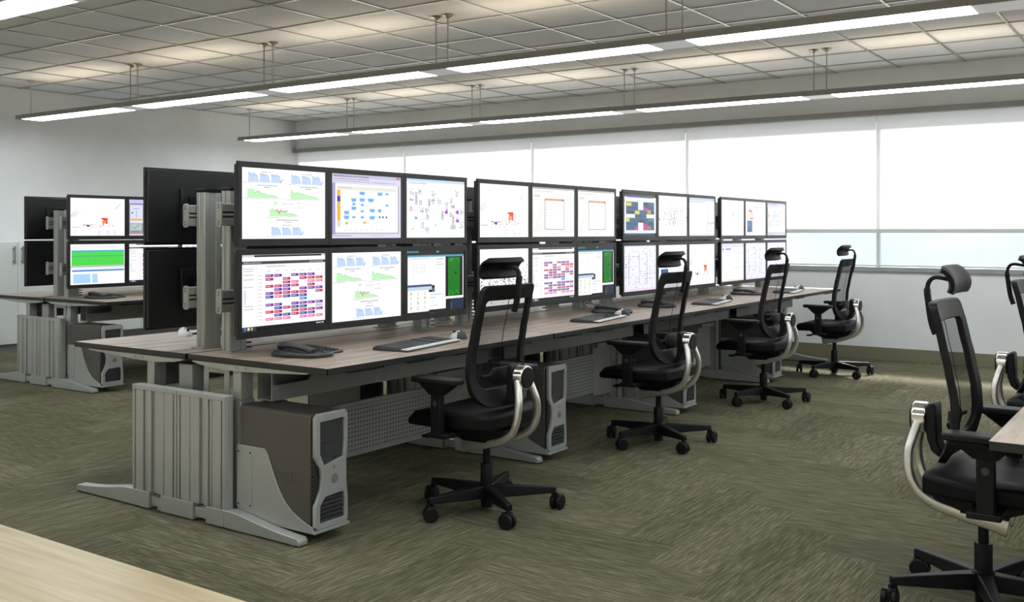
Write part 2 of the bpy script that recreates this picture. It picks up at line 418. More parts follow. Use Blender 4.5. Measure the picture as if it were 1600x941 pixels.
# ---------------------------------------------------------------- desks
YC = 3.755; PITCH = 1.755; ZD = .7225
LX0 = 2.80
def leg_frame(name_label, x0, yc, sides=(-1, 1)):
    """x0: outer (low x) face of the feet; s=-1 is the low-y side"""
    t = thing('desk_leg_frame', name_label, 'desk leg', (x0, yc, 0), 0, 'silver desk leg frames')
    for s in sides:
        Y = lambda d: s * d      # distance from the row's middle
        pr = [(.779, .006), (.779, .022), (.768, .036), (.70, .040), (.62, .047), (.52, .060), (.42, .076), (.36, .081), (.322, .081), (.322, .006)]
        f = MB().prism([(Y(a), b) for a, b in pr], 0, .05, 'x'); f.box(0, .05, min(Y(.20), Y(.322)), max(Y(.20), Y(.322)), .006, .081)
        f.box(.01, .045, min(Y(.24), Y(.28)), max(Y(.24), Y(.28)), 0, .006); f.box(.01, .045, min(Y(.74), Y(.71)), max(Y(.74), Y(.71)), 0, .006)
        f.build('foot', M['alu'], t, bevel=.003)
        # finned end panel
        a, b = .003, .324
        p = MB(); lo = lambda u, v: (min(Y(u), Y(v)), max(Y(u), Y(v)))
        y0, y1 = lo(a, b)
        p.box(.014, .0495, y0, y1, .0815, .546)
        for u, v in ((.003, .018), (.028, .09), (.094, .155), (.185, .215), (.222, .234), (.243, .30), (.309, .324)):
            q0, q1 = lo(u, v); p.box(.002 if u < .2 or u > .23 else .006, .014, q0, q1, .0815, .545)
        q0, q1 = lo(a - .001, b + .001); p.box(0, .05, q0, q1, .545, .566)
        p.build('end_panel', M['alu'], t, bevel=.0012, seg=1)
        q0, q1 = lo(.275, .335)
        cN = MB(); cN.box(.080, .160, q0, q1, .0815, .54); q0, q1 = lo(.278, .332); cN.box(.085, .153, q0, q1, .54, .668)
        cN.build('column', M['alu'], t, bevel=.003)
        ar = [(.77, .6965), (.765, .689), (.60, .680), (.40, .669), (.24, .667), (.10, .677), (.03, .690), (.03, .6965)]
        k = MB().prism([(Y(u), v) for u, v in ar], .06, .10, 'x'); k.build('support_arm', M['alu'], t, bevel=.002)
        sc = MB()
        for u in (.33, .39): sc.cyl((.0603, Y(u), .684), (.057, Y(u), .684), .006, n=8)
        sc.build('bolt', M['steel'], t)
    l = MB(); l.box(.012, .048, -.1985, .1985, .018, .062); l.box(0, .05, -.115, .115, .006, .081); l.box(.02, .055, -.05, .05, 0, .006); l.box(.02, .055, .145, .165, 0, .018)
    l.build('base_link', M['alu'], t, bevel=.003)
    MB().box(.10, .165, .02, .115, .0815, .667).build('cable_riser', M['alud'], t, bevel=.004)
    out = [(-.215, .25), (-.04, .25), (-.04, .667), (-.215, .667)]
    hole = [(-.18 , .64), (-.075, .64), (-.075, .46)] + [(-.1275 + .0525 * math.cos(a), .46 + .0525 * math.sin(a)) for a in [-(k + 1) * PI / 9 for k in range(8)]] + [(-.18, .46)]
    plate('slotted_plate', [out, hole], .004, M['alu'], 'x', .12, t)
    return t

def desk(label, x0, x1, lx, nx, yc, s, group):
    """s=-1: user sits on the low-y side. local frame: origin on floor under the back edge's left end (seen by the user on the -y side),
    rear desks are the same thing turned by 180 degrees"""
    wd = x1 - x0
    t = thing('desk', label, 'desk', (x0 if s < 0 else x1, yc, 0), 0 if s < 0 else PI, group)
    d0 = -.882; d1 = -.009
    g_ = .0015
    MB().box(g_ + .0035, wd - g_ - .0035, d0 + .002, d1 - .002, ZD - .024, ZD).build('top', M['wood'], t, smooth=False)
    e = MB(); z0 = ZD - .0255; z1 = ZD - .0008
    e.box(g_, wd - g_, d0, d0 + .002, z0, z1); e.box(g_, wd - g_, d1 - .002, d1, z0, z1); e.box(g_, g_ + .0035, d0, d1, z0, z1 + .0002); e.box(wd - g_ - .0035, wd - g_, d0, d1, z0, z1 + .0002)
    e.box(g_, wd - g_, d0, d1, z0, ZD - .0241)
    e.build('edge_band', M['edge'], t, smooth=False)
    # lx: local x of the left leg's outer face ; nx: of the right leg's
    a = lx + .165; b = nx - .004
    def slot(cx, w_): return [(cx - w_ / 2, .618), (cx - w_ / 2 + .016, .603), (cx + w_ / 2 - .016, .603), (cx + w_ / 2, .618), (cx + w_ / 2, .642), (cx + w_ / 2 - .016, .657), (cx - w_ / 2 + .016, .657), (cx - w_ / 2, .642)]
    plate('beam', [[(a - .004, .535), (b, .535), (b, .6965), (a - .004, .6965)], slot(a + .115, .22), slot(a + .62, .22), slot(b - .22, .22)], .006, M['alud'], 'y', -.44, t)
    sh = MB().box(a, b, -.437, -.345, .535, .539); sh.box(a, b, -.347, -.345, .539, .672); sh.build('cable_tray', M['alud'], t)
    if s < 0:
        pp = MB(); pp.box(a + .21, b - .31, -.292, -.288, .175, .41); pp.build('perforated_panel', M['perf'], t, smooth=False)
        rl = MB(); rl.box(a + .21, b - .31, -.305, -.278, .41, .428); rl.box(a + .21, b - .31, -.30, -.28, .158, .175)
        rl.box(a + .196, a + .21, -.31, -.27, .12, .50)
        rl.build('panel_rail', M['alud'], t, bevel=.002)
        br = MB(); br.box(b - .31, b - .05, -.294, -.282, .13, .50); br.box(b - .31, b - .05, -.33, -.294, .47, .50); br.build('panel_bracket', M['alud'], t, bevel=.002)
    for q in (.15, .53, wd - .36):
        cl = MB().prism([(q, z0), (q + .012, z0 - .013), (q + .19, z0 - .013), (q + .205, z0)], d0 + .03, d0 + .09, 'y'); cl.build('edge_clip', M['edge'], t)
    # tower cradle beside the left leg
    curve = catmull([(-.535, .335, 0), (-.57, .26, 0), (-.62, .175, 0), (-.69, .115, 0), (-.785, .075, 0)], 5)
    pts = [(-.345, .058), (-.345, .358), (-.515, .358)] + [(p.x, p.y) for p in curve] + [(-.795, .075), (-.803, .058)]
    k = MB().prism(pts, lx + .0535, lx + .0605, 'x')
    k.box(lx + .0512, lx + .0535, -.44, -.345, .09, .345)
    k.box(lx + .0535, lx + .255, -.803, -.345, .046, .0575)
    k.box(lx + .0535, lx + .255, -.815, -.803, .046, .0575)
    k.build('tower_cradle', M['alu'], t, bevel=.0015)
    sc = MB()
    for yy in (-.43, -.355):
        for zz in (.105, .33): sc.cyl((lx + .0513, yy, zz), (lx + .0495, yy, zz), .0045, n=8)
    sc.build('screw', M['dark'], t)
    return t

ORD = ['first', 'second', 'third', 'fourth']
def tower_parts(t):
    """computer tower: origin at bottom front-left corner; x 0..187, y 0..45 back, z up"""
    W, D, Hh = .187, .45, .469
    b = MB().prism([(0, 0), (W, 0), (W, Hh - .008), (W - .01, Hh), (.01, Hh), (0, Hh - .008)], .022, D, 'y'); b.build('case', M['tower'], t, bevel=.003)
    # side louvres behind the waist of the front bezel
    lv = MB(); lv.box(.006, W - .003, .006, .022, .012, Hh - .012)
    lv.build('front_core', M['dark'], t)
    sl = MB()
    for k in range(9): sl.box(.0015, .03, .008, .0215, .13 + k * .019, .134 + k * .019)
    sl.build('side_louvre', M['drive'], t)
    ix = lambda l: [(.0032 + a_ * (W - .0064) / W, b_) for a_, b_ in l]
    o = [(.012, .004), (W - .012, .004), (W, .014), (W, .10), (W - .008, .17), (W - .009, .26), (W, .33), (W, Hh - .014), (W - .014, Hh), (.014, Hh), (0, Hh - .014), (0, .30), (.012, .275), (.033, .245), (.038, .21), (.033, .165), (.012, .12), (0, .095), (0, .014)]
    h1 = [(.022, Hh - .03), (W - .016, Hh - .026), (W - .016, .34), (W - .022, .275), (.05, .252), (.038, .272), (.022, .305)]
    h2 = [(.022, .022), (W - .014, .022), (W - .014, .10), (W - .02, .135), (.055, .13), (.04, .118), (.022, .092)]
    plate('front_bezel', [ix(o), ix(h1), ix(h2)], .012, M['silver'], 'y', .001, t, bevel=.003)
    dv = MB(); dv.box(.02, W - .012, .002, .0065, .245, Hh - .02)
    for z in (.43, .395, .352, .345, .305): dv.box(.024, W - .018, .0, .002, z - .001, z + .001)
    dv.box(.05, W - .025, 0, .002, .315, .338); dv.box(W - .045, W - .03, -.001, .002, .405, .412)
    for k in range(3): dv.box(W - .075 + k * .016, W - .068 + k * .016, -.001, .002, .275, .289)
    dv.build('drive_panel', M['drive'], t)
    gr = MB()
    for k in range(6): gr.box(.02, W - .012, -.001, .005, .028 + k * .017, .037 + k * .017)
    for k in range(7): gr.box(.05 + k * .013, .054 + k * .013, .001, .005, .06, .125)
    gr.build('grille', M['drive'], t)
    bd = MB(); bd.cyl((.108, -.0052, .195), (.108, -.009, .195), .021, n=24); bd.build('round_badge', M['steel'], t, bevel=.0015)
    pb = MB(); pb.cyl((.105, -.0052, .243), (.105, -.009, .243), .0075, n=16); pb.build('power_button', M['chrome'], t)
    mw = Matrix.Translation((-.0001, .168, .196)) @ Matrix(((0, 0, -1, 0), (-1, 0, 0, 0), (0, 1, 0, 0), (0, 0, 0, 1)))
    text_mesh('embossed_lettering', 'DELL', .052, .0006, M['emboss'], mw, t)
    # rear ports
    rp_ = MB(); rp_.box(.03, .15, D, D + .002, .25, .43); rp_.box(.03, .1, D, D + .002, .04, .2); rp_.build('rear_port_plate', M['drive'], t)

def monitor(label, x0, x1, z0, z1, yf, picture, group, back=False, rz=0, org=None):
    """front face in plane y=yf facing -y, spans x0..x1, z0..z1"""
    t = thing('monitor', label, 'monitor', org or ((x0 + x1) / 2, yf, (z0 + z1) / 2), rz, group)
    w_ = (x1 - x0) / 2 - .0008; h = (z1 - z0) / 2
    bl_, bt, bb = .0215, .026, .032
    fr = MB(); B = .016
    fr.box(-w_, w_, .004, B, -h, h)
    for a, b, c_, d in ((-w_, w_, h - bt, h), (-w_, w_, -h, -h + bb), (-w_, -w_ + bl_, -h + bb, h - bt), (w_ - bl_, w_, -h + bb, h - bt)): fr.box(a, b, 0, .004, c_, d)
    fr.build('bezel', M['bezel'], t, bevel=.0012, seg=1)
    sh = MB(); sh.box(-w_ + .004, w_ - .004, B, .034, -h + .012, h - .012); sh.box(-.09, .09, .034, .048, -.09, .09)
    sh.build('back_shell', M['bezel'], t, bevel=.003)
    mt = MB(); mt.box(-.05, .05, .048, .056, -.06, .05); mt.box(-.03, .03, .056, .1645, -.035, .02)
    mt.build('mount', M['black'], t)
    if picture is not None:
        screen(t, -w_ + bl_, w_ - bl_, -h + bb, h - bt, picture)
    else:
        MB().box(-w_ + bl_, w_ - bl_, .003, .0039, -h + bb, h - bt).build('screen', M['drive'], t, smooth=False)
    return t

# ---------------------------------------------------------------- screen pictures (flat coloured shapes, x right 0..1, y down 0..1)
class Pic:
    def __init__(s, bg): s.p = [([(0, 0), (1, 0), (1, 1), (0, 1)], bg)]
    def r(s, x0, y0, x1, y1, c): s.p.append(([(x0, y0), (x1, y0), (x1, y1), (x0, y1)], c)); return s
    def poly(s, pts, c): s.p.append((pts, c)); return s
    def frame(s, x0, y0, x1, y1, c, t=.006):
        s.r(x0, y0, x1, y0 + t, c); s.r(x0, y1 - t, x1, y1, c); s.r(x0, y0, x0 + t, y1, c); s.r(x1 - t, y0, x1, y1, c); return s
    def txt(s, x, y, w_, c=(120, 120, 125), h=.008):
        q = x; c = tuple(int(v * .62 + 245 * .38) for v in c)
        while q < x + w_:
            l = random.uniform(.008, .03); s.r(q, y, min(q + l, x + w_), y + h, c); q += l + .006
        return s
    def line(s, x0, y0, x1, y1, c, t=.004):
        dx, dy = x1 - x0, y1 - y0; l = math.hypot(dx, dy) or 1; nx, ny = -dy / l * t / 2, dx / l * t / 2
        return s.poly([(x0 + nx, y0 + ny), (x1 + nx, y1 + ny), (x1 - nx, y1 - ny), (x0 - nx, y0 - ny)], c)
    def dia(s, x, y, a, b, c): return s.poly([(x - a, y), (x, y - b), (x + a, y), (x, y + b)], c)
    def disc(s, x, y, a, b, c, n=14): return s.poly([(x + a * math.cos(2 * PI * k / n), y + b * math.sin(2 * PI * k / n)) for k in range(n)], c)
def screen(t, x0, x1, z0, z1, pic):
    vs = []; fs = []; cols = []
    for i, (pts, c_) in enumerate(pic.p):
        o = len(vs); yy = .0036 - min(i, 400) * .000006
        for px, py in pts: vs.append((x0 + (x1 - x0) * min(max(px, 0), 1), yy, z1 - (z1 - z0) * min(max(py, 0), 1)))
        # keep normal facing -y
        n = len(pts); area = sum(pts[k][0] * pts[(k + 1) % n][1] - pts[(k + 1) % n][0] * pts[k][1] for k in range(n))
        idx = list(range(o, o + n)); fs.append(idx[::-1] if area > 0 else idx)
        cols.append(srgb(*[255 * (q / 255) ** (1.0 if min(c_) > 247 else 1.35) for q in c_]))
    me = bpy.data.meshes.new('screen'); me.from_pydata(vs, [], fs); me.materials.append(M['screen'])
    at = me.color_attributes.new('picture', 'FLOAT_COLOR', 'CORNER')
    flat = []
    for p, c_ in zip(me.polygons, cols): flat += list(c_) * p.loop_total
    at.data.foreach_set('color', flat)
    o = bpy.data.objects.new('screen', me); C.objects.link(o); o.parent = t
W_ = (252, 252, 252)
def hump(p, x0, x1, yb, h, seed):
    r = random.Random(seed); n = 3; cw = (x1 - x0) / n
    for k in range(n):
        a = x0 + k * cw
        pts = [(a, yb)]
        shape = [(.02, .8), (.07, 1.05), (.13, 1.0), (.19, .74), (.26, .95), (.33, .98), (.39, .74), (.46, .98), (.54, .95), (.60, .76), (.67, .8), (.74, .4), (.82, .03)]
        pts += [(a + q * cw * 1.12, yb - h * v * r.uniform(.92, 1.05)) for q, v in shape] + [(a + cw * .9, yb)]
        p.poly(pts, (206, 222, 244))
        for i in range(1, len(pts) - 2): p.line(*pts[i], *pts[i + 1], (164, 188, 224), .006)
        for q in (.12, .3, .45): p.r(a + q * cw, yb - h * .8, a + q * cw + .002, yb, (165, 190, 228))
    p.line(x1 - .02, yb, x1 + .01, yb - h * .45, (165, 190, 228), .012)
def slope(p, x0, x1, yb, h, seed, red=False):
    r = random.Random(seed); n = 26; pts = [(x0, yb)]
    for k in range(n):
        t = k / (n - 1); pts.append((x0 + (x1 - x0) * t, yb - h * (1 - .82 * t) * r.uniform(.62, 1.1)))
    pts.append((x1, yb)); p.poly(pts, (202, 240, 200))
    for i in range(1, n): p.line(*pts[i], *pts[i + 1], (140, 205, 140), .005)
    if red:
        q = [(x0 + (x1 - x0) * a, yb - h * b) for a, b in ((.2, .62), (.27, .72), (.33, .3), (.39, .78), (.44, .5), (.5, .66), (.55, .5), (.6, .7), (.64, .48))]
        for a, b in zip(q, q[1:]): p.line(*a, *b, (205, 110, 90), .008)
def pic_charts():
    p = Pic(W_); g = (150, 150, 155)
    for x, s in ((.07, 1), (.57, 2)):
        hump(p, x, x + .39, .20, .13, s); p.r(x - .012, .05, x - .009, .205, (215, 215, 220)); p.txt(x + .15, .045, .11, (120, 120, 125), .011)
        p.txt(x + .11, .235, .22, (90, 90, 95), .012); p.txt(x + .18, .262, .07, (90, 90, 95), .012)
        slope(p, x - .01, x + .34, .415, .125, s + 4); p.r(x - .01, .418, x + .42, .422, g); p.txt(x - .06, .205, .12, g); p.txt(x - .06, .43, .18, g)
    p.txt(.36, .475, .05, g, .01); p.txt(.37, .49, .03, g, .01); p.txt(.46, .49, .14, g, .01); p.txt(.64, .475, .05, g, .01); p.txt(.6, .545, .13, g)
    slope(p, .315, .645, .68, .13, 9, True); p.r(.3, .684, .76, .688, (200, 200, 205)); p.txt(.28, .695, .16, g)
    p.txt(.39, .725, .27, (100, 100, 105), .012); p.txt(.49, .752, .08, (100, 100, 105), .012)
    p.txt(.47, .80, .11, (110, 110, 115), .011); hump(p, .33, .71, .955, .12, 5); p.txt(.28, .965, .12, g)
    return p
def pic_flow():
    p = Pic((222, 220, 238)); g = (96, 98, 120)
    p.r(0, 0, 1, .055, (206, 200, 226)); p.txt(.02, .022, .5, (70, 66, 100), .02); p.txt(.02, .07, .5, g, .014); p.r(.93, .01, .985, .04, (206, 130, 150)); p.txt(.02, .105, .9, (150, 150, 170), .014)
    p.r(.0, .14, .045, .94, (176, 170, 208)); p.r(.05, .155, .965, .925, (120, 120, 140)); p.r(.05, .155, .955, .915, W_)
    p.r(.07, .19, .93, .25, (232, 230, 224)); p.txt(.08, .205, .2, (150, 145, 140), .012)
    p.r(.07, .25, .115, .345, (248, 188, 50)); p.r(.07, .345, .115, .43, (66, 58, 170)); p.r(.07, .43, .115, .725, (248, 188, 50)); p.r(.075, .73, .11, .82, (210, 210, 210))
    for y in (.335, .43, .725, .84): p.r(.07, y, .93, y + .003, (205, 205, 210))
    B = (146, 200, 240); D = (96, 160, 214)
    for x, y, w_ in ((.42, .29, .09), (.68, .29, .085), (.30, .40, .08), (.42, .395, .09), (.545, .395, .105), (.30, .53, .08), (.20, .60, .08), (.20, .675, .085), (.565, .56, .085), (.675, .56, .06), (.565, .675, .095)):
        p.poly([(x - w_ / 2, y - .028), (x + w_ / 2, y - .028), (x + w_ / 2 * .7, y + .03), (x - w_ / 2 * .7, y + .03)], B); p.r(x - .018, y - .008, x + .018, y + .006, D)
    for x, y in ((.785, .285), (.785, .47), (.42, .475), (.42, .575), (.30, .67), (.42, .67), (.30, .465)): p.dia(x, y, .034, .026, B); p.r(x - .012, y - .006, x + .012, y + .006, D)
    for x in (.675, .725, .775): p.disc(x, .665, .014, .02, (92, 120, 150))
    for x, y in ((.20, .765), (.455, .755)): p.disc(x, y, .023, .024, (222, 206, 70))
    for x, y in ((.63, .40), (.49, .475), (.51, .755)): p.r(x, y, x + .01, y + .012, (214, 80, 80))
    for x in (.42, .30, .565): p.r(x, .32, x + .002, .66, (190, 215, 235))
    for k in range(9): p.txt(.17 + .075 * k, .865, .03, (150, 150, 155), .01)
    p.txt(.02, .955, .25, g, .012); p.txt(.55, .955, .2, (170, 170, 185), .012)
    return p
def pic_pid(seed=1, top=True):
    r = random.Random(seed); p = Pic((240, 241, 250))
    if top: p.r(0, 0, 1, .05, (206, 222, 240)); p.r(0, .05, 1, .1, W_); p.txt(.03, .065, .3, (110, 112, 120), .016)
    G = (130, 140, 158)
    def clus(x, y, c, w_=.06, h=.09, n=11):
        for k in range(n):
            a = x + r.uniform(-w_ / 2, w_ / 2); b = y + r.uniform(-h / 2, h / 2)
            if r.random() < .5: p.r(a, b, a + r.uniform(.008, .022), b + .008, c)
            else: p.r(a, b, a + .006, b + r.uniform(.012, .035), c)
    for x, y, c in ((.08, .22, G), (.22, .2, G), (.08, .35, (96, 140, 120)), (.44, .36, (70, 104, 150)), (.54, .36, (120, 140, 180)), (.44, .24, (96, 150, 130)), (.66, .43, (110, 126, 160)), (.24, .52, (96, 112, 150)), (.33, .52, (96, 112, 150)), (.14, .65, (96, 140, 120)), (.33, .64, G), (.94, .55, G), (.94, .77, G), (.25, .78, G), (.33, .84, G), (.74, .33, G), (.85, .2, G)):
        clus(x, y, c, .055, .1 if c != (96, 140, 120) else .035, 14)
    for x, y0, y1 in ((.155, .22, .44), (.37, .33, .46), (.60, .53, .69), (.79, .6, .8)): p.r(x - .018, y0, x + .018, y1, (206, 208, 212)); clus(x, (y0 + y1) / 2, (150, 150, 160), .025, (y1 - y0) * .6, 7)
    p.r(.745, .78, .835, .855, (206, 208, 206)); p.r(.745, .42, .825, .48, (214, 218, 206)); clus(.785, .45, (130, 160, 110), .05, .04)
    for x, y in ((.665, .55), (.865, .55), (.865, .70)): p.poly([(x - .035, y), (x + .02, y - .03), (x + .03, y + .03), (x - .01, y + .035)], (178, 60, 206)); clus(x, y - .04, (150, 90, 190), .05, .03, 6)
    for x, y in ((.225, .40), (.07, .51), (.745, .60)): p.frame(x - .018, y - .035, x + .018, y + .035, (226, 96, 100), .009)
    for x, y in ((.10, .85), (.48, .78)): p.disc(x, y, .018, .018, (228, 222, 130))
    for y in (.58, .70, .74, .9): p.r(.02, y, .98, y + .002, (214, 216, 226))
    return p
CAL = ["pp_ppp_", "r_r_rrr", "__ri_ii", "rrpr_r_", "_pp_ppp", "prrrr_r", "bibbb__", "____c__", "pp_pppp", "_brbb_x".replace('x', 'g'), "rr_rrrp", "_bbrbb_", "iii_iii"]
def pic_cal():
    p = Pic((250, 250, 252)); g = (150, 150, 158)
    p.r(0, 0, 1, .03, (214, 214, 220)); p.r(.14, .005, .95, .03, (30, 34, 52)); p.r(0, .03, 1, .085, W_)
    p.r(0, .085, 1, .125, (84, 86, 92)); p.txt(.02, .1, .2, (180, 180, 186), .012); p.txt(.8, .1, .17, (180, 180, 186), .012)
    p.r(0, .125, 1, .19, (242, 242, 244)); p.txt(.28, .15, .22, g, .012); p.r(.0, .19, .16, .96, (246, 246, 249)); p.r(.16, .13, .163, .95, (224, 224, 230))
    for y in (.18, .21, .26, .32, .42, .67, .71): p.txt(.02, y, .11, g, .01)
    for k in range(9): p.txt(.025, .47 + .021 * k, .02, (120, 130, 200), .01)
    for k in range(7): p.txt(.29 + k * .1, .215, .04, g, .01)
    cm = {'p': (140, 48, 176), 'r': (200, 46, 104), 'i': (236, 150, 180), 'b': (40, 84, 176), 'c': (64, 164, 214), 'g': (214, 214, 220)}
    for j, row in enumerate(CAL):
        y = .265 + j * .0475 + (.012 if j > 7 else 0); p.txt(.18, y + .01, .05, (200, 180, 180), .012)
        for i, ch in enumerate(row):
            if ch == '_': continue
            x = .265 + i * .1015; p.r(x, y, x + .092, y + .037, cm[ch]); p.txt(x + .008, y + .013, .055, (240, 214, 236) if ch != 'g' else g, .01)
    p.r(0, .945, 1, 1, (24, 26, 40)); p.r(0, .945, .16, 1, (70, 80, 110)); p.r(.06, .955, .085, .99, (230, 230, 190)); p.r(.02, .955, .045, .99, (90, 150, 210)); p.r(.1, .955, .12, .99, (220, 190, 90)); p.txt(.88, .965, .1, (200, 200, 210), .016)
    return p
def pic_win():
    p = Pic((18, 22, 28)); g = (160, 165, 175)
    p.r(0, 0, .2, .03, (70, 150, 160)); p.r(.5, 0, .54, .03, (110, 190, 180)); p.r(.02, .07, .98, .10, (120, 176, 196)); p.r(.02, .10, .47, .56, (244, 245, 248)); p.r(.47, .10, .98, .84, W_)
    p.txt(.05, .12, .35, g, .012); p.txt(.5, .13, .13, (90, 160, 190), .014); p.txt(.5, .19, .12, (150, 190, 210), .014); p.txt(.5, .22, .12, (90, 160, 190), .014)
    for x in (.12, .17, .24, .29): p.r(x, .2, x + .004, .38, (205, 205, 212))
    for y in (.22, .28, .33): p.r(.1, y, .33, y + .003, (214, 214, 220))
    p.r(.02, .54, .42, .575, (84, 108, 136)); p.r(.02, .575, .42, .63, (206, 220, 232)); p.r(.02, .63, .37, 0.975, (246, 247, 249)); p.r(.42, .60, .47, .68, (110, 120, 136))
    for i in range(3):
        for j in range(4): p.r(.06 + i * .115, .66 + j * .075, .085 + i * .115, .69 + j * .075, (214, 220, 190) if (i + j) % 3 else (180, 200, 110)); p.txt(.05 + i * .115, .70 + j * .075, .05, g, .008)
    p.r(.37, .67, .66, .955, W_); p.txt(.39, .7, .22, (160, 190, 210), .02); p.txt(.39, .75, .1, (130, 180, 210), .02); p.txt(.39, .88, .13, g, .012)
    p.r(.655, .10, .965, .76, (10, 14, 10)); p.r(.70, .115, .915, .745, (10, 146, 20))
    rr = random.Random(4)
    for i in range(10):
        p.r(.70 + i * .0215, .115, .702 + i * .0215, .745, (8, 112, 16))
    for j in range(24): p.r(.70, .115 + j * .0262, .915, .117 + j * .0262, (8, 116, 16))
    for k in range(26): a, b = rr.uniform(.7, .9), rr.choice([rr.uniform(.12, .2), rr.uniform(.66, .73)]); p.r(a, b, a + .012, b + .02, (40, 200, 50))
    p.r(.82, .36, .85, .4, (6, 60, 10)); p.r(.66, .80, .98, .98, (44, 66, 96)); p.r(.66, .82, .75, .98, (16, 22, 36)); p.r(.752, .86, .76, .98, (150, 160, 175)); p.r(0, .975, .36, 1, (20, 24, 30))
    return p
def pic_plant():
    p = Pic((254, 254, 254)); r = random.Random(3)
    for k in range(26):
        t = k / 25; x = .055 + .17 * t + r.uniform(-.02, .02); y = .46 - .2 * t + r.uniform(-.03, .03); s = .05 * (1 - .35 * t)
        v = int(236 - 8 * (1 - t) + 12 * t); p.disc(x, y, s, s * 1.1, (min(v, 252),) * 3)
    for k in range(12):
        t = k / 11; x = .835 + .1 * t; y = .26 - .16 * t; s = .028 * (.6 + t * .5); p.disc(x, y, s, s * 1.3, (222 + int(18 * t), 226 + int(14 * t), 206 + int(28 * t)))
    p.r(.813, .27, .818, .78, (222, 222, 214)); p.r(.03, .5, .035, .77, (226, 226, 226)); p.r(.13, .56, .134, .77, (226, 226, 226)); p.r(.02, .765, .16, .785, (176, 208, 204))
    p.r(.56, .52, .68, .56, (232, 70, 70)); p.r(.59, .56, .68, .60, (240, 96, 96)); p.r(.64, .60, .675, .68, (226, 60, 60)); p.r(.575, .60, .635, .67, (246, 176, 60)); p.r(.585, .62, .605, .73, (230, 150, 50))
    for k in range(60):
        x = r.uniform(.22, .8); y = r.gauss(.73, .03); c = r.choice([(230, 90, 90), (90, 90, 170), (120, 120, 140), (160, 90, 180), (150, 170, 120), (190, 190, 200)]); p.r(x, y, x + r.uniform(.006, .02), y + r.uniform(.006, .02), c)
    p.r(.29, .71, .35, .76, (110, 70, 190)); p.r(.22, .70, .28, .715, (226, 90, 90)); p.r(.36, .7, .41, .715, (226, 90, 90)); p.r(.2, .62, .45, .624, (246, 190, 190)); p.r(.2, .62, .203, .93, (246, 200, 190))
    for x in (.49, .66, .78):
        for j in range(8): p.txt(x, .86 + j * .015, .07, (176, 170, 226), .008)
    for j in range(5): p.txt(.07, .84 + j * .025, .05, (170, 170, 170), .01)
    return p
def pic_doc():
    p = Pic((238, 238, 237)); g = (160, 158, 156)
    p.r(0, 0, 1, .035, (206, 204, 200)); p.txt(.02, .012, .9, (110, 108, 104), .016); p.r(0, .035, 1, .14, W_); p.txt(.03, .07, .5, (150, 148, 146), .016); p.txt(.05, .16, .12, g, .03)
    for k in range(20): p.r(.05 + k * .048, .2 + (.5 if k < 5 else 0) * (1 - k / 5), .052 + k * .048, .92, (214, 214, 214))
    for k in range(18): p.r(.02, .21 + k * .04, .98, .212 + k * .04, (220, 220, 220))
    p.line(.28, .22, .05, .9, (214, 214, 214)); p.line(.28, .23, .5, .17, (220, 214, 210)); p.line(.74, .22, .5, .17, (220, 214, 210))
    p.r(.285, .225, .745, .85, (120, 120, 122)); p.r(.295, .235, .735, .84, (249, 249, 249)); p.r(.295, .235, .735, .265, (238, 186, 140)); p.r(.69, .235, .735, .262, (170, 150, 140))
    for y in (.29, .31, .35): p.txt(.33, y, .35, g, .008)
    for x in (.33, .42, .5, .6, .69): p.r(x, .39, x + .004, .58, g)
    for y in (.39, .44, .5, .56): p.r(.3, y, .62, y + .004, g)
    p.r(.48, .5, .69, .82, W_); p.txt(.48, .93, .06, (170, 170, 170), .012)
    return p
def pic_dots(seed, dense):
    r = random.Random(seed); p = Pic(W_)
    for k in range(330 if dense else 240):
        if dense: x = r.uniform(.01, .99); y = min(.95, max(.1, .62 + r.gauss(0, .14)))
        else: x = min(.98, max(.02, r.choice([r.gauss(.5, .16), r.uniform(0, 1)]))); y = min(.75, max(.12, r.choice([r.gauss(.35, .14), r.gauss(.6, .07)])))
        v = r.choice([20, 50, 80, 130]); s = r.uniform(.010, .022)
        if r.random() < .5: p.r(x, y, x + s, y + s * 1.2, (v, v, v))
        else: p.line(x, y, x + r.uniform(-.03, .03), y + r.uniform(.0, .04), (v, v, v), .009)
    p.r(0, .05, 1, .053, (228, 228, 232)); p.txt(.3, .86, .4, (210, 210, 212), .008); p.txt(.3, .9, .4, (220, 220, 222), .008)
    return p
def pic_blocks():
    p = Pic((6, 6, 10)); p.r(0, .075, 1, .93, (232, 238, 250)); p.r(.08, .05, .92, .09, (110, 84, 196)); p.r(.4, .05, .92, .09, (60, 110, 150)); p.r(.08, .93, .92, .965, (70, 96, 150))
    T = (40, 110, 140); Y = (222, 218, 40); K = (206, 60, 160); Bk = (30, 32, 60)
    for x, y, w_, h in ((.06, .19, .37, .29), (.59, .19, .35, .29), (.33, .38, .36, .30), (.06, .57, .37, .29), (.59, .57, .35, .29)): p.r(x, y, x + w_, y + h, T); p.r(x, y + h * .4, x + w_, y + h * .55, (36, 80, 150))
    p.r(.07, .21, .22, .29, Y); p.r(.33, .40, .47, .48, Y); p.r(.07, .58, .16, .66, Y); p.r(.6, .33, .74, .4, K); p.r(.72, .38, .84, .47, (190, 180, 50)); p.r(.32, .78, .43, .86, K); p.r(.6, .7, .72, .85, K); p.r(.72, .76, .84, .84, (170, 150, 60)); p.r(.06, .42, .3, .48, (60, 40, 150)); p.r(.2, .42, .3, .47, Bk); p.r(.46, .61, .62, .68, Bk); p.r(.59, .2, .94, .26, (40, 70, 100)); p.r(.75, .22, .93, .25, (90, 140, 150)); p.r(.75, .6, .93, .64, (90, 150, 160))
    p.r(.84, .4, .94, .48, (60, 40, 100)); p.txt(.15, .89, .2, (230, 190, 170), .02)
    return p
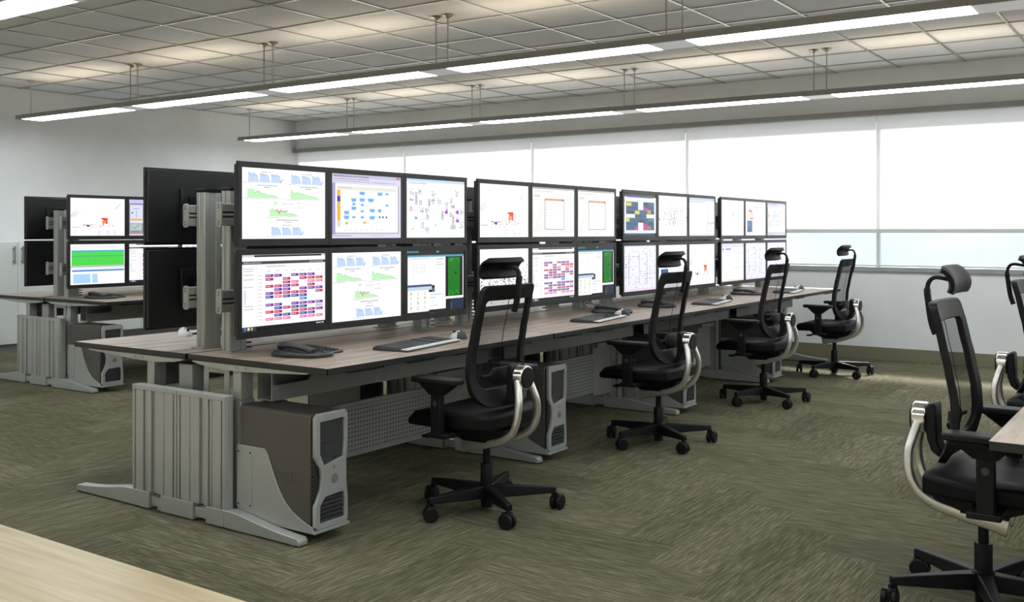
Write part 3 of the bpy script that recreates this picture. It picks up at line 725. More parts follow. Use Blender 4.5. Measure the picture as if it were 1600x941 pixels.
def pic_side():
    p = Pic((246, 247, 250)); p.r(0, 0, 1, .07, (196, 210, 232)); p.r(0, .07, 1, .14, (226, 228, 230)); p.txt(.03, .09, .6, (140, 140, 150), .02); p.r(.04, .15, .7, .95, W_); p.r(.7, .14, .74, .97, (214, 216, 220)); p.r(.75, .2, .98, .64, (246, 252, 255)); p.r(.72, .645, 1, .67, (140, 190, 220)); p.txt(.74, .70, .15, (150, 150, 160), .02)
    for x, y, a, b in ((.2, .6, .09, .3), (.45, .5, .09, .32)): p.frame(x, y, x + a, y + b, (206, 206, 210), .006)
    p.frame(.25, .25, .38, .5, (226, 226, 230), .005); p.r(.3, .2, .34, .6, (236, 236, 238)); p.txt(.8, .86, .12, (214, 160, 160), .03); p.r(0, .955, 1, 1, (222, 226, 236))
    return p
def pic_curves():
    p = Pic((251, 250, 251)); g = (150, 150, 158); p.frame(.17, .08, .93, .9, (200, 200, 206), .006)
    def cur(f, c, t=.008):
        q = [(.2 + .7 * k / 30, f(k / 30)) for k in range(31)]
        for a, b in zip(q, q[1:]): p.line(*a, *b, c, t)
    cur(lambda t: .52 - .16 * math.exp(-((t - .46) / .12) ** 2) + .1 * t * t, g); cur(lambda t: .84 - .24 * t ** 1.6 - (.12 * math.exp(-((t - .92) / .03) ** 2)), (170, 170, 178)); cur(lambda t: .62 + .1 * math.sin(3 * t), (214, 214, 220), .005)
    p.r(.51, .1, .53, .62, (180, 178, 186)); p.r(.48, .3, .56, .46, (212, 210, 216)); p.r(.86, .08, .875, .62, (190, 190, 196)); p.txt(.3, .2, .15, g, .02); p.txt(.6, .2, .12, g, .02); p.txt(.33, .36, .1, (196, 196, 200), .03)
    for k in range(7): p.txt(.2 + k * .105, .925, .03, g, .02)
    for k in range(8): p.txt(.08, .12 + k * .1, .05, (196, 196, 200), .02)
    return p
def pic_photo():
    p = Pic((250, 250, 252)); p.r(0, 0, 1, .04, (240, 236, 244)); r = random.Random(2); p.txt(.42, .16, .4, (90, 92, 96), .022)
    for k in range(70):
        x = .1 + r.uniform(0, .26); y = .2 + r.uniform(0, .33); p.r(x, y, x + .04, y + .025, r.choice([(226, 200, 204), (214, 170, 176), (196, 180, 190), (222, 120, 130), (236, 220, 222)]))
    p.r(.16, .26, .3, .31, (170, 110, 120)); p.r(.2, .48, .4, .52, (226, 130, 140)); p.r(.08, .56, .33, .90, (52, 110, 160)); p.r(.08, .84, .33, .90, (40, 80, 130))
    for k in range(30): x = .09 + r.uniform(0, .22); y = .57 + r.uniform(0, .3); p.r(x, y, x + .025, y + .02, r.choice([(90, 150, 190), (40, 90, 150), (120, 176, 206)]))
    for k in range(8): p.txt(.45, .26 + k * .05, .1, (222, 222, 228), .012)
    p.txt(.42, .83, .4, (170, 170, 176), .014); return p
def pic_notes():
    p = Pic((250, 249, 243)); p.r(0, 0, 1, .11, (226, 220, 232)); p.r(0, .11, 1, .97, (253, 252, 246)); p.r(.05, .12, .1, .18, (120, 110, 190)); p.r(.18, .125, .42, .17, (160, 150, 226)); r = random.Random(8)
    for k in range(16): p.txt(r.uniform(.08, .7), .22 + k * .043, r.uniform(.08, .28), r.choice([(226, 222, 190), (206, 210, 226), (230, 214, 214), (214, 222, 190), (200, 200, 206)]), .018)
    p.txt(.55, .25, .35, (180, 180, 190), .02); p.txt(.55, .64, .35, (180, 180, 190), .02); p.r(0, .95, 1, 1, (236, 226, 226)); return p
def pic_grid(seed):
    r = random.Random(seed); p = Pic((238, 239, 252))
    for i in range(13):
        n = 16
        for j in range(n):
            if r.random() < .45: continue
            x = .04 + i * .074 + r.uniform(-.008, .008); y = .06 + j * .056; c = r.choice([(176, 182, 214), (146, 156, 200), (196, 176, 200), (110, 124, 180), (200, 205, 230)]); p.r(x, y, x + r.uniform(.012, .04), y + r.uniform(.01, .03), c)
    for x in (.14, .46, .7): p.r(x, .15, x + .012, .85, (150, 160, 206))
    p.r(0, .0, 1, .03, (226, 222, 240)); p.r(0, .95, 1, .985, (240, 214, 226)); return p
def pic_sheet():
    p = Pic((250, 252, 255)); r = random.Random(6); p.r(0, 0, 1, .09, W_); p.txt(.02, .06, .85, (180, 150, 160), .012); p.r(0, .09, 1, .13, (238, 240, 242))
    p.r(.02, .15, .99, .2, (98, 196, 206)); p.r(.02, .2, .99, .53, (108, 226, 106))
    for k in range(8): p.r(.02, .24 + k * .04, .99, .244 + k * .04, (86, 196, 92))
    for k in range(9): p.r(.16 + k * .09, .2, .163 + k * .09, .53, (92, 204, 96))
    p.r(.02, .28, .99, .31, (96, 200, 140)); p.r(0, .53, 1, .57, (206, 208, 210)); p.r(0, .57, 1, .64, (234, 238, 244)); p.txt(.05, .55, .9, (150, 150, 156), .014); p.r(.03, .64, .99, .68, (104, 156, 214)); p.r(.05, .74, .36, .97, (190, 220, 246)); p.r(.39, .74, .49, .97, (190, 220, 246))
    for k in range(5): p.r(.07, .77 + k * .04, .33, .772 + k * .04, (150, 186, 226))
    return p
def pic_camera():
    p = Pic((168, 166, 176)); p.r(0, 0, 1, .1, (206, 206, 236)); p.txt(.02, .11, .3, (110, 120, 190), .016)
    r = random.Random(12)
    for k in range(60): x = r.uniform(.3, .98); y = r.uniform(.14, .9); p.disc(x, y, .05, .05, (r.choice([150, 164, 176, 186]),) * 2 + (r.choice([158, 172, 186]),))
    p.poly([(.5, .4), (.62, .15), (.66, .15), (.55, .4)], (204, 202, 210)); p.r(.02, .15, .27, .66, (222, 226, 240)); p.txt(.08, .24, .12, (70, 72, 86), .018); p.r(.14, .3, .147, .5, (120, 124, 150)); p.disc(.06, .37, .02, .02, (70, 80, 190)); p.r(.03, .53, .26, .58, (246, 190, 50)); p.r(.02, .68, .25, .86, (200, 206, 206))
    p.line(.06, .74, .11, .80, (90, 190, 130), .016); p.line(.11, .80, .2, .70, (90, 190, 130), .016); p.txt(.07, .87, .12, (60, 62, 70), .018); p.disc(.62, .62, .1, .16, (70, 66, 58)); p.disc(.6, .52, .05, .06, (206, 196, 120)); p.disc(.66, .76, .09, .1, (96, 92, 70)); p.r(0, .95, 1, 1, (226, 210, 214)); return p

PB = [  # bank -> (top three, bottom three): painter, words
    [[(pic_charts, 'blue and green trend charts'), (pic_flow, 'a flow chart with orange side bar'), (pic_pid, 'a pale process diagram with purple symbols')],
     [(pic_cal, 'a purple and red planning grid'), (pic_charts, 'blue and green trend charts'), (pic_win, 'overlapping windows and a green panel')]],
    [[(pic_plant, 'a smoking plant and red block'), (pic_doc, 'a grey form on a drawing'), (pic_doc, 'a grey form on a drawing')],
     [(lambda: pic_dots(1, True), 'a dense cloud of black specks'), (pic_cal, 'a purple and red planning grid'), (pic_win, 'overlapping windows and a green panel')]],
    [[(pic_blocks, 'dark teal blocks with yellow and pink'), (lambda: pic_dots(2, False), 'scattered grey specks on white'), (pic_side, 'a pale page with a side column')],
     [(lambda: pic_grid(1), 'a lilac grid of tiny symbols'), (pic_photo, 'a white page with a blue picture'), (pic_plant, 'a smoking plant and red block')]],
    [[(pic_curves, 'grey line curves'), (pic_photo, 'a white page with a blue picture'), (pic_flow, 'a flow chart with orange side bar')],
     [(pic_notes, 'a cream page of notes'), (lambda: pic_grid(2), 'a lilac grid of tiny symbols'), (lambda: pic_grid(3), 'a lilac grid of tiny symbols')]]]
PBL = [[[(pic_plant, 'a smoking plant and red block'), (pic_camera, 'a grey photo, orange bar'), (pic_doc, 'a grey form')],
        [(pic_sheet, 'a green and blue table'), (pic_cal, 'a purple and red planning grid'), (pic_charts, 'trend charts')]],
       [[(pic_flow, 'a flow chart'), (pic_doc, 'a grey form'), (pic_curves, 'line curves')], [(pic_cal, 'a planning grid'), (pic_charts, 'trend charts'), (pic_win, 'windows and a green panel')]]]
YF = 3.40
BANKS = [(2.850, 4.476), (4.575, 6.218), (6.317, 7.979), (8.087, 9.746)]
ZU = (1.209, 1.578); ZLo = (.8066, 1.1965)
COLW = ['left', 'middle', 'right']
def stand(label, bx0, bx1, yc, s, group):
    """posts and crossbars carrying one six-screen bank. local: origin between, front towards -y"""
    cx = (bx0 + bx1) / 2
    t = thing('monitor_stand', label, 'monitor stand', (cx, yc, ZD), 0 if s < 0 else PI, group)
    hw = (bx1 - bx0) / 2
    for px in (-hw + .178, hw - (.11 if s < 0 else .19)):
        p = MB(); y0, y1 = -.146, -.084
        p.box(px - .043, px + .043, y0 + .005, y1 - .005, .0065, .735); p.box(px - .0455, px - .018, y0, y1, .0065, .735); p.box(px + .018, px + .0455, y0, y1, .0065, .735)
        for q in (-1, 1):
            for ya, yb in ((y0 + .003, y0 + .024), (y1 - .024, y1 - .003)): p.box(min(px + q * .0455, px + q * .049), max(px + q * .0455, px + q * .049), ya, yb, .0065, .735)
        po = p.build('post', M['alu'], t, bevel=.002)
        MB().box(px - .048, px + .048, y0 - .001, y1 + .001, .735, .752).build('post_cap', M['black'], po, bevel=.003)
        MB().box(px - .06, px + .066, y0 - .014, y1 + .004, .0004, .0062).build('base_plate', M['alu'], po, bevel=.001)
        if s > 0: continue
        cs = MB()
        for k in range(11): cs.box(px + .062, px + .088, y0 + .015, y1 - .02, .012 + k * .021, .02 + k * .021)
        cs.box(px + .053, px + .062, y0 + .03, y1 - .035, .0065, .24)
        cs.build('cable_spine', M['drive'], po)
    ra, rb = -hw + .055, hw - (.075 if s < 0 else .105)
    for zc in (1.348, .962):
        z = zc - ZD
        r = MB(); r.box(ra, rb, -.182, -.1545, z - .05, z + .05)
        for ya, yb in ((-.188, -.182), (-.1545, -.150)):
            r.box(ra, rb, ya, yb, z + .014, z + .048); r.box(ra, rb, ya, yb, z - .048, z - .014); r.box(ra, rb, ya, yb, z - .005, z + .005)
        ro = r.build('crossbar', M['alud'], t, bevel=.003)
        gv = MB()
        for ya, yb in ((-.1835, -.1819), (-.1546, -.153)):
            gv.box(ra + .001, rb - .001, ya, yb, z + .006, z + .013); gv.box(ra + .001, rb - .001, ya, yb, z - .013, z - .006)
        gv.build('rail_groove', M['dark'], ro)
        for xx, q in ((ra, -1), (rb, 1)):
            ec = MB(); ec.prism([(p_[0] - .1685, p_[1] + z) for p_ in rrect(.036, .112, .012, 4)], min(xx, xx + q * .008), max(xx, xx + q * .008), 'x'); ec.build('end_cap', M['alu'], ro, bevel=.0015)
            eb = MB()
            for zz in (-.042, -.03, .03, .042): eb.cyl((xx + q * .0078, -.1685, z + zz), (xx + q * .0088, -.1685, z + zz), .0035, n=8)
            eb.build('cap_bolts', M['dark'], ro)
        k = MB(); k.box(-hw + .115, -hw + .1265, -.1495, -.12, z - .03, z + .03); k.build('clamp_plate', M['alu'], ro, bevel=.002)
    return t
def bank(i, bx0, bx1, yc, s, pics, where, group):
    cw = (bx1 - bx0) / 3; cx = (bx0 + bx1) / 2
    for r_, (z0, z1) in enumerate((ZU, ZLo)):
        for c_ in range(3):
            a = bx0 + c_ * cw
            pc = None
            if s < 0:
                pf, wd = pics[r_][c_]; pc = pf(); x_ = a + cw / 2; yf = yc - (YC - YF)
                lb = 'monitor with %s, %s %s of %s' % (wd, 'top' if r_ == 0 else 'bottom', COLW[c_], where)
                monitor(lb, a, a + cw, z0, z1, yf, pc, group)
            else:
                x_ = 2 * cx - (a + cw / 2)
                vis = where.startswith('!')
                if vis: lb = 'black %s rear facing monitor %s wood floor, %s' % ('upper' if r_ == 0 else 'lower', ['farthest from', 'midway from', 'nearest'][c_], where[1:])
                else: lb = 'black monitor hidden behind %s' % where
                monitor(lb, a, a + cw, z0, z1, YF, None, group, rz=PI, org=(x_, yc + (YC - YF), (z0 + z1) / 2))

# phones, keyboards, mice
def phone(label, x, y, rz, group='desk phones'):
    t = thing('desk_phone', label, 'telephone', (x, y, ZD + .0002), rz, group)
    b = MB().prism([(-.10, .0004), (.10, .0004), (.10, .023), (.085, .025), (-.10, .011)], -.125, .125, 'x'); b.build('body', M['phone'], t, bevel=.004)
    k = MB()
    sl_ = lambda y_: .011 + (y_ + .10) / .185 * .014
    for i in range(5):
        for j in range(4):
            xx = .0 + j * .028; yy = -.085 + i * .022; k.box(xx, xx + .019, yy, yy + .014, sl_(yy) - .006, sl_(yy) + .006)
    k.build('keypad', M['drive'], t)
    d = MB(); d.prism([(.035, sl_(.035) + .001), (.085, .0255), (.085, .028), (.035, sl_(.035) + .0035)], -.005, .105, 'x'); d.build('display', M['drive'], t)
    pth = catmull([(-.088, -.10, .022), (-.088, -.06, .034), (-.088, 0, .041), (-.088, .06, .044), (-.088, .09, .038)], 5)
    h = MB(); h.sweep(pth, lambda i: circ(.011 + .006 * abs(i / (len(pth) - 1) - .5) * 2, 10, 1.5)); h.build('handset', M['phone'], t, sub=1)
    cd_ = catmull([(-.115, .10, .0105), (-.15, .07, .0105), (-.155, -.02, .0105), (-.135, -.10, .0105), (-.085, -.145, .0105), (-.03, -.15, .0105), (-.005, -.128, .0105), (-.02, -.10, .0125)], 5)
    MB().sweep(cd_, lambda i: circ(.0095, 10), up=(0, 0, 1)).build('cord', M['phone'], t)
    return t
def keyboard(label, x, y, rz):
    t = thing('keyboard', label, 'keyboard', (x, y, ZD + .0004), rz, 'desk keyboards')
    MB().prism([(-.095, 0), (.095, 0), (.095, .016), (-.06, .010), (-.095, .007)], -.25, .25, 'x').build('body', M['phone'], t, bevel=.003)
    k = MB(); k.box(-.244, .244, -.052, .089, .008, .0105)
    for j in range(6):
        xx = -.242; yy = -.05 + j * .0235
        while xx < .235:
            wv = .019 if not (j == 0 and -.12 < xx < .0) else .11
            if not (.05 < xx < .065 or .14 < xx < .152): k.box(xx, min(xx + wv, .243), yy, yy + .0185, .008 + j * .0012, .0145 + j * .0012)
            xx += wv + .0035
    k.build('keys', M['drive'], t)
    MB().box(-.248, .248, -.096, -.058, .006, .0125).build('palm_strip', M['white'], t, bevel=.002)['label'] = 'white palm strip'
    return t
def mouse(label, x, y, rz):
    t = thing('computer_mouse', label, 'mouse', (x, y, ZD + .0004), rz, 'desk mice')
    vs = []; fs = []; n = 16; R = 7
    for i in range(R):
        a = PI / 2 * i / (R - 1); rr = math.cos(a) ** .7 if i < R - 1 else 0.02; z = .038 * math.sin(a)
        for k in range(n):
            b = 2 * PI * k / n; vs.append((.034 * rr * math.cos(b), .058 * rr * math.sin(b), z * (1 - .18 * math.sin(b))))
    for i in range(R - 1):
        for k in range(n): fs.append((i * n + k, i * n + (k + 1) % n, (i + 1) * n + (k + 1) % n, (i + 1) * n + k))
    fs.append(tuple(range(n - 1, -1, -1))); fs.append(tuple(range((R - 1) * n, R * n)))
    MB().add(vs, fs).build('shell', M['white'], t)
    b = MB(); vs2 = [(x_ * 1.03, y_ * 1.03, z_ * 1.02 + .001) for x_, y_, z_ in vs]
    b.add(vs2, [f for f in fs[:-2] if sum(vs[q][1] for q in f) / len(f) < -.016]); b.build('palm_rest', M['drive'], t)['label'] = 'dark palm end'
    MB().cyl((-.004, .035, .030), (.004, .035, .030), .009, n=12).build('wheel', M['black'], t)
    return t

# ---- middle row
def row(ox, oy, n_st, front=True, rear=True, screens=True, words='the middle row', pics=PB, lastleg=True):
    yc = YC + oy
    seams = [2.854] + [LX0 + PITCH * k for k in range(1, 4)] + [9.77]
    seams = [q + ox for q in seams]
    lx = [LX0 + ox + PITCH * k for k in range(5)]
    if n_st == 4: lx[4] = 9.67 + ox
    else: seams[n_st] = lx[n_st] + .06
    pos = ['at the wood floor end', 'second from wood floor', 'third from wood floor', 'at the window end']
    lpos = ['at the wood floor end', 'second from the wood floor end', 'third from the wood floor end', 'fourth from the wood floor end', 'at the window end']
    for k in range(n_st + 1):
        leg_frame('silver finned desk leg frame %s of %s' % (lpos[k] if k < n_st else lpos[4], words), lx[k], yc)
    for k in range(n_st):
        if front: desk('grey oak desk %s, near side of %s' % (pos[k], words), seams[k], seams[k + 1], lx[k] - seams[k], lx[k + 1] - seams[k], yc, -1, 'workstation desks')
        if rear: desk('grey oak desk %s, far side of %s' % (pos[k], words), seams[k], seams[k + 1], seams[k + 1] - lx[k + 1] - .05, seams[k + 1] - lx[k] - .168, yc, 1, 'workstation desks')
    if screens:
        for k in range(n_st):
            b0, b1 = BANKS[k]; b0 += ox; b1 += ox
            nm = ['nearest', 'second', 'third', 'farthest'][k]
            if front:
                stand('silver monitor stand behind the %s screen bank of %s' % (nm, words), b0, b1, yc, -1, 'monitor stands')
                bank(k, b0, b1, yc, -1, pics[k], ('%s bank, %s' % (nm, words[4:])) if not (words == 'the far left row' and k) else 'hidden bank, far left row', 'six screen banks')
            if rear:
                cx = 2 * (LX0 + ox) + PITCH * (2 * k + 1)
                stand('silver far side monitor stand behind the %s bank of %s' % (nm, words), cx - b1, cx - b0, yc, 1, 'monitor stands')
                wh = ('!' + words) if k == 0 else '%s bank of %s' % (nm, words)
                bank(k, cx - b1, cx - b0, yc, 1, None, wh, 'rear facing monitors' if k == 0 else 'monitors hidden behind %s bank of %s' % (nm, words))
    return lx, seams, yc
TW = []
def put_tower(label, x, y, rz):
    if not TW:
        t = thing('computer_tower', label, 'computer', (x, y, .0582), rz, 'dark computer towers'); tower_parts(t); TW.append(t)
    else: dup(TW[0], (x, y, .0582), rz, label)

lxM, smM, ycM = row(0, 0, 4)
lxL, smL, ycL = row(1.755, 4.17, 2, words='the far left row', pics=PBL)
nmT = ['beside the end panel nearest the wood floor', 'beyond the nearest chair', 'behind the second chair', 'behind the third chair']
for k in range(4):
    put_tower('dark grey computer tower with silver front ' + nmT[k], lxM[k] + .0615, 2.952, 0)
for k in range(4):
    put_tower('dark computer tower under the far side desk, %s from the wood floor' % ORD[k], lxM[k + 1] + .05 - .0615, 2 * ycM - 2.952, PI)
put_tower('dark grey computer tower in a cradle at the near end of the far left row', lxL[0] + .0615, 2.952 + 4.17, 0)
put_tower('dark computer tower second along the far left row', lxL[1] + .0615, 2.952 + 4.17, 0)

PH = [(3.165, 3.30, 'at the near end of the middle row'), (6.0, 3.31, 'behind the second keyboard of the middle row'), (6.66, 3.30, 'third along the middle row, left of third keyboard'), (8.41, 3.30, 'fourth along the middle row, below the farthest screens')]
for x_, y_, wd in PH: phone('dark grey desk phone with handset ' + wd, x_, y_, .12)
for k in range(4):
    keyboard('dark keyboard with white front strip, %s from the wood floor end' % ORD[k], 3.69 + PITCH * k - (.0 if k < 3 else .02), 3.10, math.radians(9))
    mouse('white and black mouse right of the %s keyboard of the middle row' % ORD[k], 4.055 + PITCH * k, 3.135, math.radians(-12))
keyboard('dark keyboard on the far side desk, partly behind the posts', 2 * 3.68 - 3.69, 2 * YC - 3.10, PI + math.radians(9))
mouse('white mouse on the far side desk left of the silver posts', 3.35, 4.42, PI - .2)
phone('dark grey desk phone on the near end of the far left row', 3.15 + 1.755, 3.335 + 4.17, .12)
keyboard('dark keyboard on the far left row desk', 3.69 + 1.755, 3.10 + 4.17, math.radians(9))
mouse('white and black mouse on the far left row desk', 4.055 + 1.755, 3.135 + 4.17, math.radians(-12))

# ---- right row (only its far side edge enters the photo)
row(0, -4.18, 2, front=False, rear=True, screens=False, words='the right hand row')

# ---------------------------------------------------------------- chairs
def backy(z):
    ks = [(.49, -.116), (.56, -.088), (.64, -.070), (.72, -.074), (.82, -.092), (.92, -.114), (1.04, -.142)]
    if z <= ks[0][0]: return ks[0][1]
    for (a, b), (c_, d) in zip(ks, ks[1:]):
        if z <= c_: t = (z - a) / (c_ - a); t = t * t * (3 - 2 * t) * .5 + t * .5; return b + (d - b) * t
    return ks[-1][1]
def chair_parts(t):
    for k in range(5):
        a = PI / 2 + 2 * PI * k / 5; T = Matrix.Rotation(a, 4, 'Z')
        m = MB(); m.T = T
        secs = [(.02, .030, .062, .118), (.10, .026, .064, .116), (.22, .020, .072, .110), (.318, .015, .078, .105)]
        vs = []; fs = []
        for x_, hw, zb, zt in secs: vs += [(x_, -hw, zb), (x_, hw, zb), (x_, hw * .8, zt), (x_, -hw * .8, zt)]
        for i in range(3):
            for q in range(4): fs.append((i * 4 + q, i * 4 + (q + 1) % 4, (i + 1) * 4 + (q + 1) % 4, (i + 1) * 4 + q))
        fs += [(3, 2, 1, 0), (12, 13, 14, 15)]
        m.add(vs, fs); m.cyl((.305, 0, .060), (.305, 0, .08), .010, n=10)
        lg = m.build('base_leg', M['black'], t, bevel=.004)
        # caster, each swivelled its own way
        sw = [.3, 1.2, 2.2, -.6, .9][k]
        cT = T @ Matrix.Translation((.318, 0, 0)) @ Matrix.Rotation(sw, 4, 'Z')
        c_ = MB(); c_.T = cT
        for s in (-1, 1): c_.cyl((s * .007, .012, .034), (s * .026, .012, .034), .034, n=22)
        cs = c_.build('caster', M['black'], t, bevel=.005)
        f_ = MB(); f_.T = cT; f_.box(-.006, .006, -.012, .035, .03, .066); f_.box(-.024, .024, -.006, .030, .058, .0695); f_.cyl((0, 0, .06), (0, 0, .079), .009, n=10); f_.build('caster_fork', M['black'], cs, bevel=.003)
    MB().lathe([(.026, .016), (.026, .045), (.036, .05), (.038, .12), (.029, .125), (.029, .212), (.027, .216), (.018, .216)], n=24).build('column_sleeve', M['black'], t)
    MB().cyl((0, 0, .21), (0, 0, .335), .017, n=18).build('gas_lift', M['black'], t)
    # mechanism with lever
    mc = MB().prism([(-.14, .36), (-.06, .325), (.07, .325), (.17, .365), (.20, .392), (-.16, .392)], -.085, .085, 'x')
    mc.box(-.31, .31, -.0, .10, .372, .392); mc.cyl((-.085, .13, .368), (-.235, .15, .362), .007, n=8); mc.box(-.26, -.2, .13, .17, .356, .368)
    mc.build('tilt_mechanism', M['black'], t, bevel=.004)
    # seat cushion
    n1, n2 = 14, 14; vs = []; fs = []
    def sxy(u, v):
        X = .245 * u * (1 - .10 * (v < -.3) * ((-v - .3) / .7) ** 2) ; Y = .073 + .232 * v
        k = 1 - .10 * (u * u) * (v * v)
        return X * k, Y * (1 - .06 * u * u) if v > 0 else Y * (1 - .02 * u * u)
    for side in (1, 0):
        for i in range(n1 + 1):
            for j in range(n2 + 1):
                u = -1 + 2 * i / n1; v = -1 + 2 * j / n2; x_, y_ = sxy(u, v)
                e = max(abs(u), abs(v)) ; r_ = max(0, (e - .8) / .2)
                zt = .478 - .012 * math.cos(u * PI / 2) * math.cos(v * PI / 2 * .8) - .022 * r_ ** 2 - .028 * max(0, v) ** 3 + .012 * max(0, -v) ** 2
                zb = .396 + .006 * r_ - .006 * max(0, v) ** 3
                vs.append((x_, y_, zt if side else zb))
    m_ = (n1 + 1) * (n2 + 1)
    for i in range(n1):
        for j in range(n2):
            a = i * (n2 + 1) + j; q = (a, a + 1, a + n2 + 2, a + n2 + 1); fs.append(q); fs.append(tuple(k + m_ for k in q[::-1]))
    rim = [i * (n2 + 1) for i in range(n1 + 1)] + [n1 * (n2 + 1) + j for j in range(1, n2 + 1)] + [i * (n2 + 1) + n2 for i in range(n1 - 1, -1, -1)] + [j for j in range(n2 - 1, 0, -1)]
    for a, b in zip(rim, rim[1:] + rim[:1]): fs.append((a, b, b + m_, a + m_))
    MB().add(vs, fs).build('seat', M['leather'], t, bevel=.012, seg=3)
    # backrest frame and mesh
    def outline(wt, wb, z0, z1, rt, rb, n=40):
        pts = []
        def hw(z): u = (z - .62) / (1.03 - .62); return wb + (wt - wb) * max(0, min(1, u))
        w0 = hw(z0); w1 = hw(z1)
        for k in range(9): a = PI / 2 * k / 8; pts.append((w1 - rt + rt * math.sin(a), z1 - rt + rt * math.cos(a)))
        for k in range(1, 10): z = z1 - rt + (z0 + rb - z1 + rt) * k / 10; pts.append((hw(z), z))
        for k in range(9): a = PI / 2 * k / 8; pts.append((w0 - rb * 1.0 + rb * math.cos(a), z0 + rb - rb * math.sin(a)))
        full = [(-pts[i][0], pts[i][1]) for i in range(len(pts) - 1, -1, -1)]
        # cross the top and the bottom
        tp = [(pts[0][0] * q, z1) for q in (-.5, 0, .5)]; bt = [(pts[-1][0] * q, z0) for q in (.5, 0, -.5)]
        return tp + pts + bt + full
    out = outline(.197, .212, .495, 1.035, .03, .10); inn = outline(.163, .170, .575, .968, .02, .055)
    def pt(x_, z, off): return (x_, backy(z) + .55 * x_ * x_ - .002 + off, z)
    n = len(out); vs = []; fs = []
    for lp, of in ((out, .014), (inn, .011), (inn, -.011), (out, -.014)): vs += [pt(x_, z, of) for x_, z in lp]
    for r_ in range(4):
        for k in range(n):
            a = r_ * n + k; b = r_ * n + (k + 1) % n; c_ = ((r_ + 1) % 4) * n + (k + 1) % n; d = ((r_ + 1) % 4) * n + k; fs.append((a, b, c_, d))
    MB().add(vs, fs).build('backrest_frame', M['black'], t, bevel=.004)
    vs = []; fs = []; cz = .77; RR = 8
    for r_ in range(RR):
        s_ = 1.03 - r_ / RR
        vs += [pt(x_ * s_, cz + (z - cz) * s_, .004) for x_, z in inn]
    for r_ in range(RR - 1):
        for k in range(n): fs.append((r_ * n + k, r_ * n + (k + 1) % n, (r_ + 1) * n + (k + 1) % n, (r_ + 1) * n + k))
    fs.append(tuple((RR - 1) * n + k for k in range(n)))
    MB().add(vs, fs).build('backrest_mesh', M['mesh'], t)
    ln = MB(); zs = [.57 + .4 * k / 16 for k in range(17)]
    ln.sweep([(0, backy(z) - .001, z) for z in zs], lambda i: [(-.0014, -.001), (.0014, -.001), (.0014, .001), (-.0014, .001)]); ln.build('mesh_seam', M['black'], t)
    # lumbar pad and its arms
    lp = MB(); lp.sweep([(x_, backy(.63) + .55 * x_ * x_ - .024, .63) for x_ in [-.155 + .31 * k / 12 for k in range(13)]], lambda i: [(a * 1.0, b) for a, b in rrect(.016 if abs(i - 6) > 3 else .07, .010, .004, 2)], up=(0, 0, 1))
    lp.build('lumbar_support', M['black'], t, bevel=.002)
    # rear carrier between hinge and backrest
    pr = [(-.176, .59), (-.176, .655), (-.168, .675), (-.150, .682), (-.142, .67), (-.140, .60), (-.138, .55), (-.125, .515), (-.118, .50), (-.135, .497), (-.158, .515), (-.172, .555)]
    MB().prism(pr, -.046, .046, 'x').build('back_carrier', M['black'], t, bevel=.006)
    # polished wishbone and hinge
    wb_ = MB()
    for s in (-1, 1):
        pth = catmull([(s * .044, -.200, .612), (s * .056, -.214, .565), (s * .072, -.226, .51), (s * .080, -.222, .445), (s * .078, -.196, .385), (s * .074, -.14, .345), (s * .07, -.06, .322), (s * .068, .02, .308), (s * .066, .085, .296)], 5)
        L_ = len(pth); wb_.sweep(pth, lambda i: rrect(.030, .028 + .026 * max(0, (i / L_ - .45)) * 1.8 + (.008 if i > L_ - 4 else 0), .008, 3))
    wb_.box(-.07, .07, .035, .08, .285, .325)
    wb_.build('back_bracket', M['satin'], t)['label'] = 'polished metal back bracket'
    hg = MB(); hg.cyl((0, -.224, .622), (0, -.176, .622), .055, n=36); hg.build('hinge', M['chrome'], t, bevel=.006, seg=3)
    MB().cyl((0, -.230, .622), (0, -.2235, .622), .046, n=32).build('hinge_cap', M['black'], t, bevel=.002)
    # armrests
    for s in (-1, 1):
        a = MB(); X = s * .29
        a.box(X - .016, X + .016, .028, .082, .372, .575)
        a.add([(X - .018, .02, .56), (X + .018, .02, .56), (X + .018, .09, .56), (X - .018, .09, .56), (X - .034, -.045, .612), (X + .034, -.045, .612), (X + .034, .14, .612), (X - .034, .14, .612)], [(0, 3, 2, 1), (4, 5, 6, 7), (0, 1, 5, 4), (1, 2, 6, 5), (2, 3, 7, 6), (3, 0, 4, 7)])
        ar = a.build('armrest', M['black'], t, bevel=.004)
        MB().prism([(q[0] + X, q[1] + .055) for q in rrect(.085, .25, .02, 4)], .612, .636, 'z').build('arm_pad', M['black'], ar, bevel=.006)
        MB().cyl((X + s * .016, .055, .525), (X + s * .019, .055, .525), .012, n=16).build('height_button', M['drive'], ar)
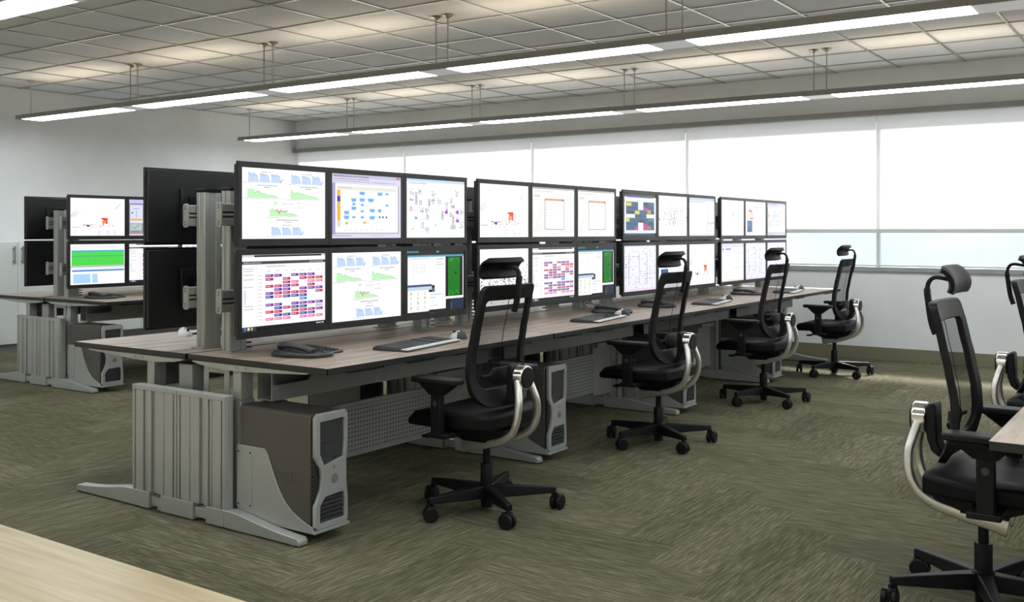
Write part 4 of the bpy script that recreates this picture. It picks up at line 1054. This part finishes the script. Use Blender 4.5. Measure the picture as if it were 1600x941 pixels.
    # headrest
    h = MB(); h.sweep(catmull([(0, -.152, .915), (0, -.166, .96), (0, -.176, 1.03), (0, -.180, 1.07), (0, -.172, 1.10), (0, -.15, 1.113), (0, -.105, 1.106)], 5), lambda i: rrect(.03 if i < 16 else .024, .02 if i < 16 else .014, .006, 2))
    h.build('headrest_arm', M['black'], t)
    arc = catmull([(0, -.124, 1.146), (0, -.107, 1.138), (0, -.093, 1.120), (0, -.087, 1.10), (0, -.088, 1.08), (0, -.094, 1.064)], 5)
    xs = [-.15 + .3 * k / 12 for k in range(13)]; vs = []; fs = []; na = len(arc)
    for side in (0, 1):
        for x_ in xs:
            e = max(0, (abs(x_) - .12) / .03)
            for i, p in enumerate(arc):
                tn = (arc[min(i + 1, na - 1)] - arc[max(i - 1, 0)]).normalized(); nn = Vector((0, tn.z, -tn.y)) * -1
                th = (.012 * (1 - .5 * e * e)) * (1 if side == 0 else -1)
                q = p + nn * th; vs.append((x_, q.y + .8 * x_ * x_, q.z - (p.z - 1.10) * .12 * e * e))
    m_ = 13 * na
    for i in range(12):
        for j in range(na - 1):
            a = i * na + j; q = (a, a + 1, a + na + 1, a + na); fs.append(q); fs.append(tuple(k + m_ for k in q[::-1]))
    rim = [i * na for i in range(13)] + [12 * na + j for j in range(1, na)] + [i * na + na - 1 for i in range(11, -1, -1)] + [j for j in range(na - 2, 0, -1)]
    for a, b in zip(rim, rim[1:] + rim[:1]): fs.append((a, b, b + m_, a + m_))
    MB().add(vs, fs).build('headrest', M['leather'], t, bevel=.005)
CH = thing('office_chair', 'black mesh back office chair nearest the camera in the middle row', 'office chair', (3.68, 2.684, 0), 0, 'black swivel chairs')
chair_parts(CH)
dup(CH, (5.436, 2.684, 0), 0, 'black mesh back office chair, second from the wood floor end')
dup(CH, (7.19, 2.684, 0), 0, 'black mesh back office chair, third from the wood floor end')
dup(CH, (8.945, 2.684, 0), 0, 'black mesh back office chair at the window end of the middle row')
dup(CH, (3.69, .605, 0), PI, 'large black office chair in the right foreground with polished bracket')
dup(CH, (5.445, .605, 0), PI, 'black office chair cut off by the right edge of the photo')
